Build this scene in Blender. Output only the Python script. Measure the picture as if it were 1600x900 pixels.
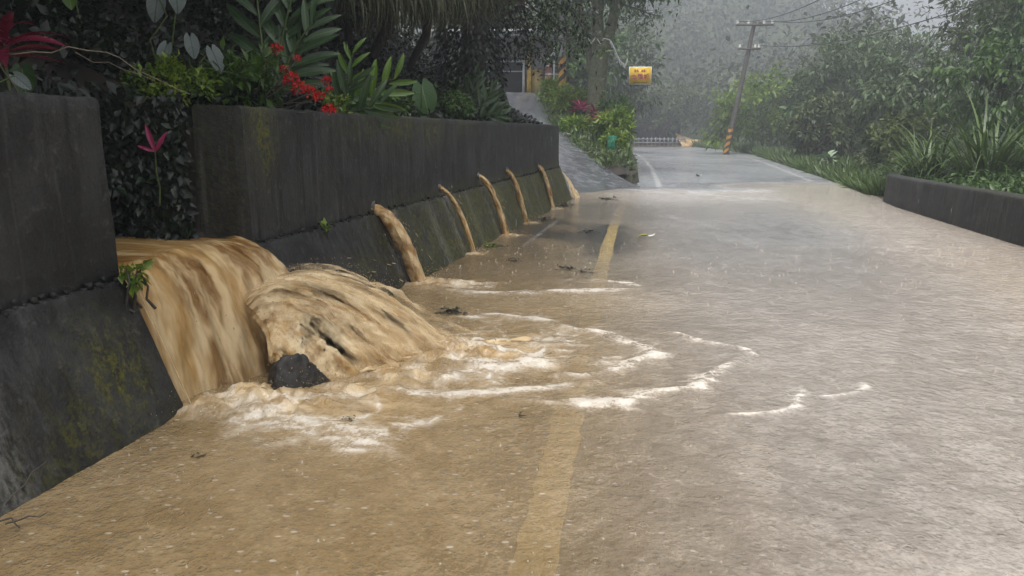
import bpy, math, random
import numpy as np
from mathutils import Vector, Matrix

R = math.radians
scene = bpy.context.scene
for o in list(bpy.data.objects):
    bpy.data.objects.remove(o)
COL = scene.collection

# ------------------------------------------------------------------ camera, sky, sun, exposure
cam = bpy.data.cameras.new('camera')
cam.sensor_width = 36.0
cam.lens = 36.0 * 1250.0 / 1600.0
cam.clip_start = 0.05
cam.clip_end = 3000.0
cam_o = bpy.data.objects.new('camera', cam)
COL.objects.link(cam_o)
cam_o.location = (0, 0, 1.5)
cam_o.rotation_euler = (R(90 - 10.957), 0, 0)
scene.camera = cam_o

SUN_EL, SUN_AZ = 70.0, 192.0          # azimuth clockwise from +Y (ahead)
world = bpy.data.worlds.new('World')
scene.world = world
world.use_nodes = True
wn = world.node_tree
for n in list(wn.nodes):
    wn.nodes.remove(n)
sky = wn.nodes.new('ShaderNodeTexSky')
sky.sky_type = 'NISHITA'
sky.sun_disc = False
sky.sun_elevation = R(SUN_EL)
sky.sun_rotation = R(SUN_AZ)
sky.air_density = 1.0
sky.dust_density = 6.0
sky.ozone_density = 1.0
hs = wn.nodes.new('ShaderNodeHueSaturation')
hs.inputs['Saturation'].default_value = 0.22      # overcast: grey light
bg = wn.nodes.new('ShaderNodeBackground')
bg.inputs['Strength'].default_value = 0.15
wo = wn.nodes.new('ShaderNodeOutputWorld')
wn.links.new(sky.outputs[0], hs.inputs['Color'])
wn.links.new(hs.outputs[0], bg.inputs['Color'])
wn.links.new(bg.outputs[0], wo.inputs['Surface'])

sun = bpy.data.lights.new('sun', 'SUN')
sun.energy = 1.3
sun.angle = R(35)
sun.color = (1.0, 0.98, 0.95)
sun_o = bpy.data.objects.new('sun', sun)
COL.objects.link(sun_o)
sd = Vector((math.sin(R(SUN_AZ)) * math.cos(R(SUN_EL)), math.cos(R(SUN_AZ)) * math.cos(R(SUN_EL)), math.sin(R(SUN_EL))))
sun_o.rotation_euler = sd.to_track_quat('Z', 'Y').to_euler()
sun_o.location = (20, 20, 60)

scene.view_settings.view_transform = 'Standard'
scene.view_settings.look = 'None'
scene.view_settings.gamma = 1.0
scene.view_settings.exposure = 0.66
scene.view_settings.use_curve_mapping = False
scene.render.engine = 'CYCLES'
cy = scene.cycles
cy.use_denoising = True
cy.max_bounces = 5
cy.diffuse_bounces = 3
cy.glossy_bounces = 2
cy.transmission_bounces = 3
cy.transparent_max_bounces = 12
cy.volume_bounces = 0
cy.caustics_reflective = False
cy.caustics_refractive = False

# ------------------------------------------------------------------ helpers
def tag(o, label=None, cat=None, group=None, kind=None):
    if label: o['label'] = label
    if cat: o['category'] = cat
    if group: o['group'] = group
    if kind: o['kind'] = kind
    return o

def link(o, parent=None):
    COL.objects.link(o)
    if parent is not None:
        o.parent = parent
    return o

def empty(name, loc, label, cat, group=None, rz=0.0, scale=1.0):
    o = bpy.data.objects.new(name, None)
    COL.objects.link(o)
    o.location = loc
    o.rotation_euler = (0, 0, rz)
    o.scale = (scale, scale, scale)
    o.empty_display_size = 0.1
    return tag(o, label, cat, group)

def mesh(name, V, F, attrs=None, smooth=False):
    """V (n,3); F (m,3) or (m,4) int array or list of arrays; attrs name -> (n,) floats."""
    me = bpy.data.meshes.new(name)
    V = np.asarray(V, dtype=np.float32).reshape(-1, 3)
    Fs = F if isinstance(F, list) else [F]
    Fs = [np.asarray(f, dtype=np.int32) for f in Fs if len(f)]
    me.vertices.add(len(V))
    me.vertices.foreach_set('co', V.ravel())
    nl = sum(f.size for f in Fs)
    npoly = sum(len(f) for f in Fs)
    me.loops.add(nl)
    me.loops.foreach_set('vertex_index', np.concatenate([f.ravel() for f in Fs]))
    me.polygons.add(npoly)
    tot = np.concatenate([np.full(len(f), f.shape[1], np.int32) for f in Fs])
    st = np.concatenate([[0], np.cumsum(tot)[:-1]]).astype(np.int32)
    me.polygons.foreach_set('loop_start', st)
    me.polygons.foreach_set('loop_total', tot)
    if smooth:
        me.polygons.foreach_set('use_smooth', np.ones(npoly, dtype=bool))
    me.update(calc_edges=True)
    me.validate()
    for k, a in (attrs or {}).items():
        at = me.attributes.new(k, 'FLOAT', 'POINT')
        at.data.foreach_set('value', np.asarray(a, dtype=np.float32).ravel())
    return me

def obj(name, me, mat, parent=None, loc=None):
    o = bpy.data.objects.new(name, me)
    if mat is not None and len(me.materials) == 0:
        me.materials.append(mat)
    link(o, parent)
    if loc is not None:
        o.location = loc
    return o

def grid_faces(nu, nv):
    i, j = np.meshgrid(np.arange(nu - 1), np.arange(nv - 1), indexing='ij')
    a = (i * nv + j).ravel()
    return np.stack([a, a + nv, a + nv + 1, a + 1], 1)

class MB:
    """collects several shapes into one mesh"""
    def __init__(s): s.V = []; s.F3 = []; s.F4 = []; s.n = 0; s.A = []
    def add(s, V, F, a=0.0):
        V = np.asarray(V, float).reshape(-1, 3); F = np.asarray(F, int)
        (s.F4 if F.shape[1] == 4 else s.F3).append(F + s.n)
        s.V.append(V); s.n += len(V)
        s.A.append(np.broadcast_to(np.asarray(a, float), (len(V),)))
    def box(s, c, d, rz=0.0):
        x, y, z = np.asarray(d) / 2.0
        V = np.array([(sx * x, sy * y, sz * z) for sx in (-1, 1) for sy in (-1, 1) for sz in (-1, 1)])
        cz, sn = math.cos(rz), math.sin(rz)
        V = np.stack([V[:, 0] * cz - V[:, 1] * sn, V[:, 0] * sn + V[:, 1] * cz, V[:, 2]], 1) + np.asarray(c)
        s.add(V, [(0, 1, 3, 2), (4, 6, 7, 5), (0, 4, 5, 1), (2, 3, 7, 6), (0, 2, 6, 4), (1, 5, 7, 3)])
    def tube(s, P, rad, n=8, cap=True, a=0.0):
        V, F = tube_geo(P, rad, n)
        s.add(V, F, a)
        if cap:
            m = len(P)
            for k in (0, m - 1):
                ring = np.arange(n) + k * n
                c = V[ring].mean(0)
                s.add(np.vstack([V[ring], c]), [(i, (i + 1) % n, n) if k else ((i + 1) % n, i, n) for i in range(n)], a)
    def build(s, name, mat, parent=None, smooth=False, attr=None):
        V = np.vstack(s.V)
        F = [np.vstack(f) for f in (s.F3, s.F4) if f]
        me = mesh(name, V, F, {attr: np.concatenate(s.A)} if attr else None, smooth)
        return obj(name, me, mat, parent)

def tube_geo(P, rad, n=8):
    P = np.asarray(P, float); m = len(P)
    rad = np.broadcast_to(np.asarray(rad, float), (m,))
    T = np.gradient(P, axis=0)
    T /= np.linalg.norm(T, axis=1)[:, None] + 1e-9
    ref = np.array([0., 0., 1.]) if abs(T[:, 2]).mean() < 0.8 else np.array([1., 0., 0.])
    S = np.cross(T, ref); S /= np.linalg.norm(S, axis=1)[:, None] + 1e-9
    U = np.cross(S, T)
    an = np.linspace(0, 2 * np.pi, n, endpoint=False)
    V = P[:, None, :] + rad[:, None, None] * (np.cos(an)[None, :, None] * S[:, None, :] + np.sin(an)[None, :, None] * U[:, None, :])
    F = []
    for k in range(m - 1):
        for i in range(n):
            F.append((k * n + i, k * n + (i + 1) % n, (k + 1) * n + (i + 1) % n, (k + 1) * n + i))
    return V.reshape(-1, 3), np.array(F)

_tab = np.random.RandomState(7).rand(512, 512)
def vnoise(x, y, seed=0):
    x = np.asarray(x, float) + seed * 17.31; y = np.asarray(y, float) + seed * 5.77
    xi = np.floor(x).astype(int); yi = np.floor(y).astype(int)
    fx = x - xi; fy = y - yi
    fx = fx * fx * (3 - 2 * fx); fy = fy * fy * (3 - 2 * fy)
    a = _tab[xi % 512, yi % 512]; b = _tab[(xi + 1) % 512, yi % 512]
    c = _tab[xi % 512, (yi + 1) % 512]; d = _tab[(xi + 1) % 512, (yi + 1) % 512]
    return (a * (1 - fx) + b * fx) * (1 - fy) + (c * (1 - fx) + d * fx) * fy
def fbm(x, y, o=4, seed=0):
    v = 0; a = 0.5; t = 0
    for k in range(o):
        v = v + a * vnoise(np.asarray(x) * 2 ** k, np.asarray(y) * 2 ** k, seed + k * 3); t += a; a *= 0.55
    return v / t
def sstep(e0, e1, x):
    t = np.clip((x - e0) / (e1 - e0), 0, 1)
    return t * t * (3 - 2 * t)
def polydist(X, Y, pts):
    d = np.full(np.shape(X), 1e9); tt = np.zeros(np.shape(X)); n = len(pts) - 1
    for k in range(n):
        ax, ay = pts[k]; bx, by = pts[k + 1]
        dx, dy = bx - ax, by - ay
        t = np.clip(((X - ax) * dx + (Y - ay) * dy) / (dx * dx + dy * dy + 1e-9), 0, 1)
        q = np.hypot(X - ax - t * dx, Y - ay - t * dy)
        m = q < d
        d = np.where(m, q, d); tt = np.where(m, (k + t) / n, tt)
    return d, tt

# ------------------------------------------------------------------ materials
class NT:
    def __init__(s, name):
        s.m = bpy.data.materials.new(name); s.m.use_nodes = True
        s.t = s.m.node_tree; s.t.nodes.clear()
        s.out = s.t.nodes.new('ShaderNodeOutputMaterial')
    def n(s, ty, **kw):
        nd = s.t.nodes.new('ShaderNode' + ty)
        for k, v in kw.items():
            if k.startswith('_'): setattr(nd, k[1:], v)
            else: s.set(nd.inputs[k], v)
        return nd
    def set(s, sock, v):
        if hasattr(v, 'is_output') or isinstance(v, bpy.types.NodeSocket): s.t.links.new(v, sock)
        elif isinstance(v, bpy.types.Node): s.t.links.new(v.outputs[0], sock)
        else:
            if isinstance(v, tuple) and len(v) == 3 and sock.type == 'RGBA': v = (*v, 1)
            sock.default_value = v
    def attr(s, name): return s.n('Attribute', _attribute_name=name).outputs['Fac']
    def coord(s, scale=(1, 1, 1), kind='Object'):
        tc = s.n('TexCoord'); mp = s.n('Mapping', Vector=tc.outputs[kind], Scale=scale)
        return mp.outputs[0]
    def noise(s, vec, scale, detail=4, rough=0.6):
        return s.n('TexNoise', Vector=vec, Scale=scale, Detail=detail, Roughness=rough).outputs['Fac']
    def ramp(s, fac, lo, hi, a=0.0, b=1.0):
        nd = s.n('MapRange', Value=fac, **{'From Min': lo, 'From Max': hi, 'To Min': a, 'To Max': b})
        nd.interpolation_type = 'SMOOTHSTEP'
        return nd.outputs[0]
    def mix(s, f, a, b, mode='MIX'):
        nd = s.t.nodes.new('ShaderNodeMix'); nd.data_type = 'RGBA'; nd.blend_type = mode
        s.set(nd.inputs[0], f); s.set(nd.inputs[6], a); s.set(nd.inputs[7], b)
        return nd.outputs[2]
    def math(s, op, a, b=0.0):
        nd = s.n('Math', _operation=op); s.set(nd.inputs[0], a); s.set(nd.inputs[1], b)
        return nd.outputs[0]
    def bump(s, h, strength=0.3, dist=0.01):
        return s.n('Bump', Height=h, Strength=strength, Distance=dist).outputs[0]
    def bsdf(s, **kw):
        b = s.n('BsdfPrincipled')
        for k, v in kw.items():
            s.set(b.inputs[k.replace('_', ' ')], v)
        return b
    def done(s, sh):
        s.set(s.out.inputs['Surface'], sh.outputs[0] if isinstance(sh, bpy.types.Node) else sh)
        return s.m

def simple(name, col, rough=0.5, var=0.25, scale=8.0, bump=0.15, metal=0.0):
    t = NT(name); v = t.coord()
    n = t.noise(v, scale, 5)
    dark = tuple(c * (1 - var) for c in col); lite = tuple(min(1, c * (1 + var)) for c in col)
    c = t.mix(t.ramp(n, .3, .7), dark, lite)
    return t.done(t.bsdf(Base_Color=c, Roughness=rough, Metallic=metal, Normal=t.bump(n, bump, .01)))

def leafmat(name, c0, c1, rough=0.34, trans=0.22, spec=0.5):
    t = NT(name)
    a = t.attr('var')
    c = t.mix(a, c0, c1)
    n = t.noise(t.coord(), 30, 2)
    c = t.mix(t.ramp(n, .35, .75, 0, .5), c, tuple(x * .55 for x in c0))
    p = t.bsdf(Base_Color=c, Roughness=rough, Specular_IOR_Level=spec)
    tr = t.n('BsdfTranslucent', Color=c)
    mx = t.n('MixShader', Fac=trans)
    t.set(mx.inputs[1], p.outputs[0]); t.set(mx.inputs[2], tr.outputs[0])
    return t.done(mx)

def bigleaf(name, c0, c1, rib=None, rough=0.3, trans=0.2):
    """single large leaf: side veins and midrib from its own coordinates (y along, x across)"""
    t = NT(name)
    tc = t.n('TexCoord'); sep = t.n('SeparateXYZ', Vector=tc.outputs['Object'])
    ax = t.math('ABSOLUTE', sep.outputs[0])
    vein = t.math('SINE', t.math('MULTIPLY', t.math('SUBTRACT', sep.outputs[1], ax), 190.0))
    n = t.noise(t.coord(), 9, 4)
    oi = t.n('ObjectInfo')
    c = t.mix(t.math('ADD', t.math('MULTIPLY', n, .6), t.math('MULTIPLY', oi.outputs['Random'], .5)), c0, c1)
    if rib: c = t.mix(t.ramp(ax, .002, .006, 1, 0), c, rib)
    p = t.bsdf(Base_Color=c, Roughness=rough, Normal=t.bump(vein, .25, .002))
    tr = t.n('BsdfTranslucent', Color=c)
    mx = t.n('MixShader', Fac=trans)
    t.set(mx.inputs[1], p.outputs[0]); t.set(mx.inputs[2], tr.outputs[0])
    return t.done(mx)

def concrete_mat():
    t = NT('dark_wet_concrete'); v = t.coord(); vs = t.coord((7, 7, .55))
    n1 = t.noise(v, 2.2, 6, .65); n2 = t.noise(vs, 1.6, 5, .6); n3 = t.noise(v, 55, 3, .7)
    n4 = t.noise(v, 14, 5, .7)
    c = t.mix(t.ramp(n1, .36, .66), (.0085, .0085, .0085), (.042, .0425, .0425))
    c = t.mix(t.ramp(n2, .48, .62, 0, .85), c, (.009, .0088, .008))
    c = t.mix(t.ramp(n4, .56, .72, 0, .6), c, (.10, .098, .09))
    c = t.mix(t.ramp(t.noise(t.coord((16, 16, 1.2)), 1.0, 4), .55, .7, 0, .55), c, (.07, .07, .068))
    lime = t.math('MULTIPLY', t.attr('lime'), t.ramp(t.noise(t.coord((20, 20, 2)), 2.0, 4), .35, .62))
    c = t.mix(lime, c, (.25, .245, .235))
    moss = t.math('MULTIPLY', t.attr('moss'), t.ramp(t.math('ADD', t.math('MULTIPLY', n4, .6), t.math('MULTIPLY', n2, .5)), .44, .60))
    moss = t.math('MULTIPLY', moss, t.ramp(t.noise(v, 26, 4, .7), .38, .6))
    c = t.mix(moss, c, t.mix(n3, (.045, .052, .005), (.17, .165, .012)))
    c = t.mix(t.ramp(n3, .3, .62, .45, 0), c, (.014, .014, .013))
    h = t.math('ADD', t.math('MULTIPLY', n3, .5), n4)
    b = t.bsdf(Base_Color=c, Roughness=t.ramp(n1, .2, .8, .5, .8), Specular_IOR_Level=.3, Normal=t.bump(h, .8, .014))
    return t.done(b)

def asphalt_mat():
    t = NT('wet_asphalt'); v = t.coord()
    n1 = t.noise(v, .9, 5); n2 = t.noise(v, 120, 2, .8)
    c = t.mix(t.ramp(n1, .3, .7), (.038, .039, .042), (.065, .066, .07))
    c = t.mix(t.ramp(n2, .55, .75, 0, .5), c, (.14, .135, .13))
    sl = t.math('MULTIPLY', t.attr('silt'), t.ramp(t.noise(v, 5, 5, .7), .25, .7, .45, 1))
    c = t.mix(sl, c, (.21, .16, .105))
    b = t.bsdf(Base_Color=c, Roughness=.28, Specular_IOR_Level=.6, Normal=t.bump(n2, .25, .006))
    return t.done(b)

def water_mat():
    t = NT('muddy_flood_water')
    st = t.coord((1.0, .85, 1.0))
    n1 = t.attr('na'); n2 = t.attr('nb'); n5 = t.attr('nc')          # broad swirls carried by the mesh
    n3 = t.noise(st, 46, 3, .65)
    mud = t.attr('mud'); foam = t.attr('foam'); grey = t.attr('grey'); churn = t.attr('churn')
    c = t.mix(t.ramp(n1, .3, .7), (.25, .172, .082), (.31, .22, .115))
    c = t.mix(t.math('MULTIPLY', t.ramp(n2, .30, .75), .18), c, (.46, .36, .22))
    c = t.mix(t.ramp(n3, .54, .74, 0, .28), c, (.48, .38, .25))
    c = t.mix(t.ramp(n3, .48, .32, 0, .25), c, (.17, .12, .06))
    gf = t.ramp(t.math('ADD', t.math('MULTIPLY', n2, .3), t.math('MULTIPLY', n3, .7)), .34, .66)
    gc = t.mix(gf, (.50, .435, .37), (.65, .585, .515))  # paler silt, with the sky's sheen mixed into its colour
    gc = t.mix(t.n('Clamp', Value=t.math('SUBTRACT', grey, 1.0)).outputs[0], gc, t.mix(gf, (.60, .62, .65), (.78, .80, .83)))  # cool film of far road and patch: sky reflection painted in
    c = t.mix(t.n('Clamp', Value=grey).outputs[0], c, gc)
    vp = t.n('TexVoronoi', Vector=t.coord((17.0, 30.0, 1.0)), Scale=1.0)       # dense rain pitting: shaded pits and bright rims painted into the colour
    pr = t.n('SeparateColor', Color=vp.outputs['Color'])
    pit = t.math('MULTIPLY', t.ramp(vp.outputs['Distance'], .34, .14, 0, 1), t.ramp(pr.outputs[0], .35, .9, 0, .55))
    c = t.mix(pit, c, (.15, .125, .095))
    rim = t.math('MULTIPLY', t.ramp(vp.outputs['Distance'], .30, .16, 0, 1), t.ramp(pr.outputs[1], .6, .95, 0, .5))
    c = t.mix(rim, c, (.74, .67, .57))
    fx = t.math('ADD', t.math('MULTIPLY', n5, .55), t.math('MULTIPLY', n3, .45))
    fm = t.math('MULTIPLY', t.ramp(foam, .04, .95), t.ramp(fx, .33, .66, .10, .80))
    c = t.mix(t.math('MULTIPLY', churn, t.ramp(n2, .3, .6, .35, 1)), c, t.mix(t.ramp(n5, .35, .65), (.40, .26, .11), (.66, .50, .29)))
    c = t.mix(fm, c, (.78, .73, .65))
    al = t.math('ADD', t.math('ADD', t.math('ADD', t.math('MULTIPLY', mud, .86), .03), fm), t.math('MULTIPLY', churn, .5))
    al = t.math('ADD', al, t.math('ADD', t.math('MULTIPLY', t.math('SUBTRACT', n2, .5), .12), t.math('MULTIPLY', t.math('SUBTRACT', n3, .5), .25)))
    al = t.n('Clamp', Value=al, Min=.03, Max=.985).outputs[0]
    vo = t.n('TexVoronoi', Vector=st, Scale=13.0)                      # rings of raindrops
    rd = t.math('MULTIPLY', t.math('SINE', t.math('MULTIPLY', vo.outputs['Distance'], 26.0)), t.ramp(vo.outputs['Distance'], .05, .55, 1, 0))
    rd = t.math('MULTIPLY', rd, t.n('SeparateColor', Color=vo.outputs['Color']).outputs[0])
    hh = t.math('ADD', t.math('ADD', t.math('MULTIPLY', t.noise(st, 17, 3, .6), 1.0), t.math('MULTIPLY', rd, .16)), t.math('MULTIPLY', n3, .25))
    nb = t.bump(hh, 1.0, .021)
    p = t.bsdf(Base_Color=c, Roughness=t.math('ADD', t.ramp(fm, 0, 1, .07, .6), t.ramp(grey, 1.0, 1.6, 0, .25)), IOR=1.45, Specular_IOR_Level=.8, Normal=nb)
    gl = t.n('BsdfGlossy', Roughness=.08, Normal=nb)
    trn = t.n('BsdfTransparent')
    fr = t.n('Fresnel', IOR=1.333, Normal=nb)
    film = t.n('MixShader', Fac=fr); t.set(film.inputs[1], trn.outputs[0]); t.set(film.inputs[2], gl.outputs[0])
    mx = t.n('MixShader', Fac=al); t.set(mx.inputs[1], film.outputs[0]); t.set(mx.inputs[2], p.outputs[0])
    return t.done(mx)

def torrent_mat(name='muddy_torrent', alpha_lo=.26, alpha_hi=.60, light=1.0):
    """rushing silt-laden water: streaks run along the flow (attribute su across, sv along)"""
    t = NT(name)
    cu = t.n('CombineXYZ', X=t.attr('su'), Y=t.attr('sv'), Z=t.attr('sw'))
    wv = t.noise(t.n('Mapping', Vector=cu, Scale=(3, 2.5, 1)).outputs[0], 1, 3)
    cu = t.n('CombineXYZ', X=t.math('ADD', t.attr('su'), t.math('MULTIPLY', wv, .12)), Y=t.attr('sv'), Z=t.attr('sw'))
    m1 = t.n('Mapping', Vector=cu, Scale=(6, 2.2, 1)); m2 = t.n('Mapping', Vector=cu, Scale=(13, 4.2, 1)); m3 = t.n('Mapping', Vector=cu, Scale=(36, 9, 1))
    n1 = t.noise(m1, 1, 3, .55); n2 = t.noise(m2, 1, 3, .6); n3 = t.noise(m3, 1, 2, .6)
    c = t.mix(t.ramp(n1, .38, .62), (.27, .125, .026), (.53, .32, .11))
    c = t.mix(t.ramp(n2, .46, .64, 0, .85), c, (.74, .55, .29))
    c = t.mix(t.ramp(n3, .48, .72, 0, .35), c, (.20, .12, .045))
    fr = t.attr('froth')
    c = t.mix(t.math('MULTIPLY', fr, t.ramp(t.math('ADD', n2, t.math('MULTIPLY', n3, .4)), .45, .85)), c, (.82, .67, .43))
    body = t.attr('body')
    a = t.math('ADD', t.math('MULTIPLY', n1, .55), t.math('MULTIPLY', n2, .45))
    al = t.ramp(t.math('ADD', a, t.math('SUBTRACT', body, .5)), alpha_lo, alpha_hi)
    h = t.math('ADD', n2, t.math('MULTIPLY', n3, .2))
    p = t.bsdf(Base_Color=c, Roughness=.4, IOR=1.333, Normal=t.bump(h, .5, .02))
    tl = t.n('BsdfTranslucent', Color=c)
    ms = t.n('MixShader', Fac=.25); t.set(ms.inputs[1], p.outputs[0]); t.set(ms.inputs[2], tl.outputs[0])
    trn = t.n('BsdfTransparent')
    mx = t.n('MixShader', Fac=al); t.set(mx.inputs[1], trn.outputs[0]); t.set(mx.inputs[2], ms.outputs[0])
    return t.done(mx)

M_CONC = concrete_mat()
M_ASPH = asphalt_mat()
M_WATER = water_mat()
M_TORR = torrent_mat()
M_YEL = simple('worn_yellow_paint', (.58, .43, .17), .45, .25, 14)
M_WHT = simple('worn_white_paint', (.58, .57, .54), .45, .2, 10)
M_SOIL = simple('wet_dark_soil', (.022, .017, .012), .8, .5, 3, .5)
M_GROUND = simple('grassy_earth', (.04, .055, .018), .9, .5, .6, .4)
M_BARK = simple('wet_bark', (.045, .036, .028), .6, .5, 12, .8)
M_BARKM = simple('mossy_bark', (.075, .08, .042), .6, .5, 9, .8)
M_L_DARK = leafmat('dark_wet_leaves', (.003, .008, .003), (.014, .029, .009), .36, .15)  # near-black, putting the bank's deep shade into the leaf colour
M_L_MID = leafmat('mid_green_leaves', (.022, .058, .010), (.095, .18, .028), .4, .28)
M_L_LIME = leafmat('lime_green_leaves', (.055, .13, .008), (.26, .36, .035), .4, .32)
M_L_OLIVE = leafmat('olive_leaves', (.032, .052, .012), (.125, .165, .04), .42, .28)
M_L_GREY = leafmat('grey_green_leaves', (.035, .065, .022), (.14, .20, .08), .4, .28)
M_L_FOREST = leafmat('forest_leaves', (.010, .022, .010), (.10, .125, .045), .5, .2)
M_GRASS = leafmat('grass_blades', (.03, .065, .012), (.13, .20, .045), .35, .25)
M_GRASSD = leafmat('dry_grass_blades', (.045, .06, .025), (.19, .20, .10), .45, .25)
M_RED = leafmat('red_petals', (.45, .008, .012), (.75, .03, .03), .5, .2, .3)
M_PINK = bigleaf('crimson_leaf', (.09, .006, .018), (.22, .014, .05), None, .32, .25)
M_PINKB = bigleaf('pink_leaf', (.24, .018, .07), (.42, .04, .14), None, .32, .25)
M_GING = bigleaf('ginger_leaf', (.025, .06, .022), (.065, .12, .05), (.10, .16, .06), .28, .2)
M_BRIGHT = bigleaf('bright_green_leaf', (.05, .13, .012), (.14, .25, .03), (.2, .3, .06), .3, .3)
M_TARO = bigleaf('taro_leaf', (.03, .075, .02), (.06, .13, .035), (.12, .2, .07), .32, .2)
M_CALA = bigleaf('silvery_leaf', (.07, .095, .085), (.14, .18, .165), (.04, .06, .05), .35, .2)
M_STEM = simple('green_stem', (.06, .09, .02), .4, .3, 20)
M_TWIG = simple('bare_twig', (.20, .16, .12), .6, .3, 30)
M_POLE = simple('grey_concrete_pole', (.22, .22, .23), .6, .2, 6)
M_POLEW = simple('weathered_dark_pole', (.085, .075, .068), .6, .3, 5)
M_METAL = simple('galvanised_metal', (.45, .46, .48), .4, .15, 8, .1, .4)
M_ROCK = simple('black_wet_rock', (.022, .02, .018), .6, .8, 22, 1.0)
M_RAMP = simple('wet_grey_concrete', (.10, .103, .115), .25, .45, 4, .35)

# ------------------------------------------------------------------ the lie of the land
_fp = np.array([(-6, -4.05), (-3, -3.45), (0, -2.87), (2, -2.47), (3.35, -2.2), (4.15, -2.03), (5.5, -1.81), (7.7, -1.40), (9.7, -.91),
                (11.5, -.47), (13.3, -.02), (16, .50), (18.4, 1.06), (22, 1.9), (26, 2.8)])
_fc = np.polyfit(_fp[:, 0], _fp[:, 1], 5)
def face(Y):                      # x of the retaining wall's road face
    return np.polyval(_fc, Y)
GAP0, GAP1, WEND = 4.15, 5.5, 18.4
def right_edge(Y):
    return np.interp(Y, [-10, 2, 10.5, 16.3, 18.8, 27.5, 58.7, 80, 96, 130], [4.2, 5.3, 6.8, 7.85, 8.5, 10.6, 17.3, 19.6, 20.0, 16])
def left_edge(Y):
    return np.interp(Y, [-10, 18.4, 23, 30, 52, 70, 84, 90, 130], [-5, 1.2, 3.4, 4.3, 7.7, 9.6, 6.0, -8, -60])
def ramp_z(Y, X=None):
    if X is None: X = ramp_right(Y)
    q = (Y - 21.0) - 1.1 * (X - 1.2)
    return np.minimum(.105 * (q + np.sqrt(q * q + .3)) - .03, 3.25 + .02 * (Y - 36))
def ramp_right(y): return np.interp(y, [18.3, 20.5, 23.4, 25, 30, 36, 44], [1.6, 3.2, 3.75, 2.9, 1.5, 1.15, 1.8])

def hill(X, Y):
    """ground height away from the road"""
    z = np.zeros(np.shape(X)) - .06
    far = np.clip((Y - 104 - .12 * np.abs(X - 15)) / 100, 0, 3)
    z = z + 36 * sstep(0, 1.1, far) * (1 - .78 * sstep(58, 100, X - .05 * Y))
    r = X - right_edge(Y)
    z = z + np.where(Y < 112, sstep(2.5, 16, r) * 4.5 + sstep(14, 60, r) * 5, 0)
    l = left_edge(Y) - X
    z = z + np.where(Y > 18, sstep(3, 30, l) * sstep(30, 60, Y) * 12, 0)
    z = z + np.where(Y <= 40, sstep(4, 25, face(np.clip(Y, -6, 20)) - X) * 6 + 0, 0)
    return z

xs = np.concatenate([np.linspace(-130, -90, 5), np.linspace(-80, 130, 106), np.linspace(140, 220, 9)])
ys = np.concatenate([np.linspace(-70, -20, 5), np.linspace(-15, 260, 140), np.linspace(265, 320, 6)])
GX, GY = np.meshgrid(xs, ys, indexing='ij')
GZ = hill(GX, GY)
GZ = np.where(GZ > .3, GZ + 1.2 * (fbm(GX * .07, GY * .07, 3, 2) - .5), GZ)
# keep it under the road, the ramp and the bank, which have surfaces of their own
GZ = np.where((GX > face(np.clip(GY, -6, 22)) - 8.5) & (GX < right_edge(GY) + 2.2) & (GY < 45), -.08, GZ)
ground = obj('ground', mesh('ground', np.stack([GX, GY, GZ], -1).reshape(-1, 3), grid_faces(len(xs), len(ys)), None, True), M_GROUND)
tag(ground, 'grassy wooded ground rising to hills around the road', 'ground', kind='structure')

# ------------------------------------------------------------------ flood water over the road
FOAM = [  # polylines on the road: points, width, strength
    ([(.30, 6.2), (.51, 5.9), (.69, 5.85), (.84, 5.68), (.96, 5.46), (.99, 5.3), (.93, 5.17), (.81, 5.08), (.65, 4.86), (.47, 4.75), (.2, 4.8)], .045, 1.0),
    ([(-.58, 6.37), (-.16, 6.51), (.16, 6.4), (.40, 6.1)], .05, .75),
    ([(1.18, 5.94), (1.29, 5.75), (1.44, 5.6), (1.58, 5.43), (1.68, 5.17)], .035, .85),
    ([(1.51, 5.24), (1.36, 4.94), (1.19, 4.7), (1.06, 4.52), (.89, 4.45), (.79, 4.39), (.66, 4.28), (.49, 4.25), (.29, 4.28), (-.07, 4.34)], .045, 1.0),
    ([(1.74, 4.62), (1.68, 4.42), (1.56, 4.24), (1.42, 4.16), (1.19, 4.09), (1.06, 4.05)], .03, .55),
    ([(2.21, 4.68), (2.02, 4.49), (1.83, 4.42), (1.71, 4.36)], .025, .4),
    ([(-.75, 7.55), (-.24, 7.37), (.31, 7.49), (.87, 7.59), (1.25, 7.68)], .06, .75),
    ([(1.25, 7.68), (1.19, 7.92), (.86, 8.09), (.4, 8.2)], .05, .6),
    ([(-1.66, 4.21), (-1.35, 4.01), (-1.09, 3.92), (-.84, 3.83), (-.62, 3.66), (-.51, 3.75)], .085, .8),
    ([(-1.0, 3.85), (-.85, 3.62), (-.62, 3.55)], .06, .55),
    ([(.45, 5.2), (.1, 5.0), (-.3, 4.75), (-.6, 4.6)], .06, .85),
    ([(.6, 5.55), (.2, 5.55), (-.25, 5.75)], .05, .6),
    ([(-.9, 4.45), (-.4, 4.42), (.1, 4.55), (.5, 4.62)], .06, .6),
]
BUMPS = [  # turbulent mounds: x, y, radius x, radius y, height
    (-1.5, 4.30, .24, .20, .10), (-1.2, 4.18, .22, .2, .05), (-.95, 4.35, .3, .25, .045), (-.45, 5.25, .26, .42, .10), (-.12, 5.2, .3, .35, .04),
    (-.47, 9.95, .16, .16, .035), (-.05, 11.72, .22, .2, .045), (.26, 13.4, .22, .2, .04), (.84, 15.95, .25, .22, .04), (-.7, 4.75, .3, .22, .06), (-.86, 7.78, .26, .24, .07), (-.6, 7.85, .4, .25, .035), (-1.7, 4.15, .12, .12, .05),
]
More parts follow.
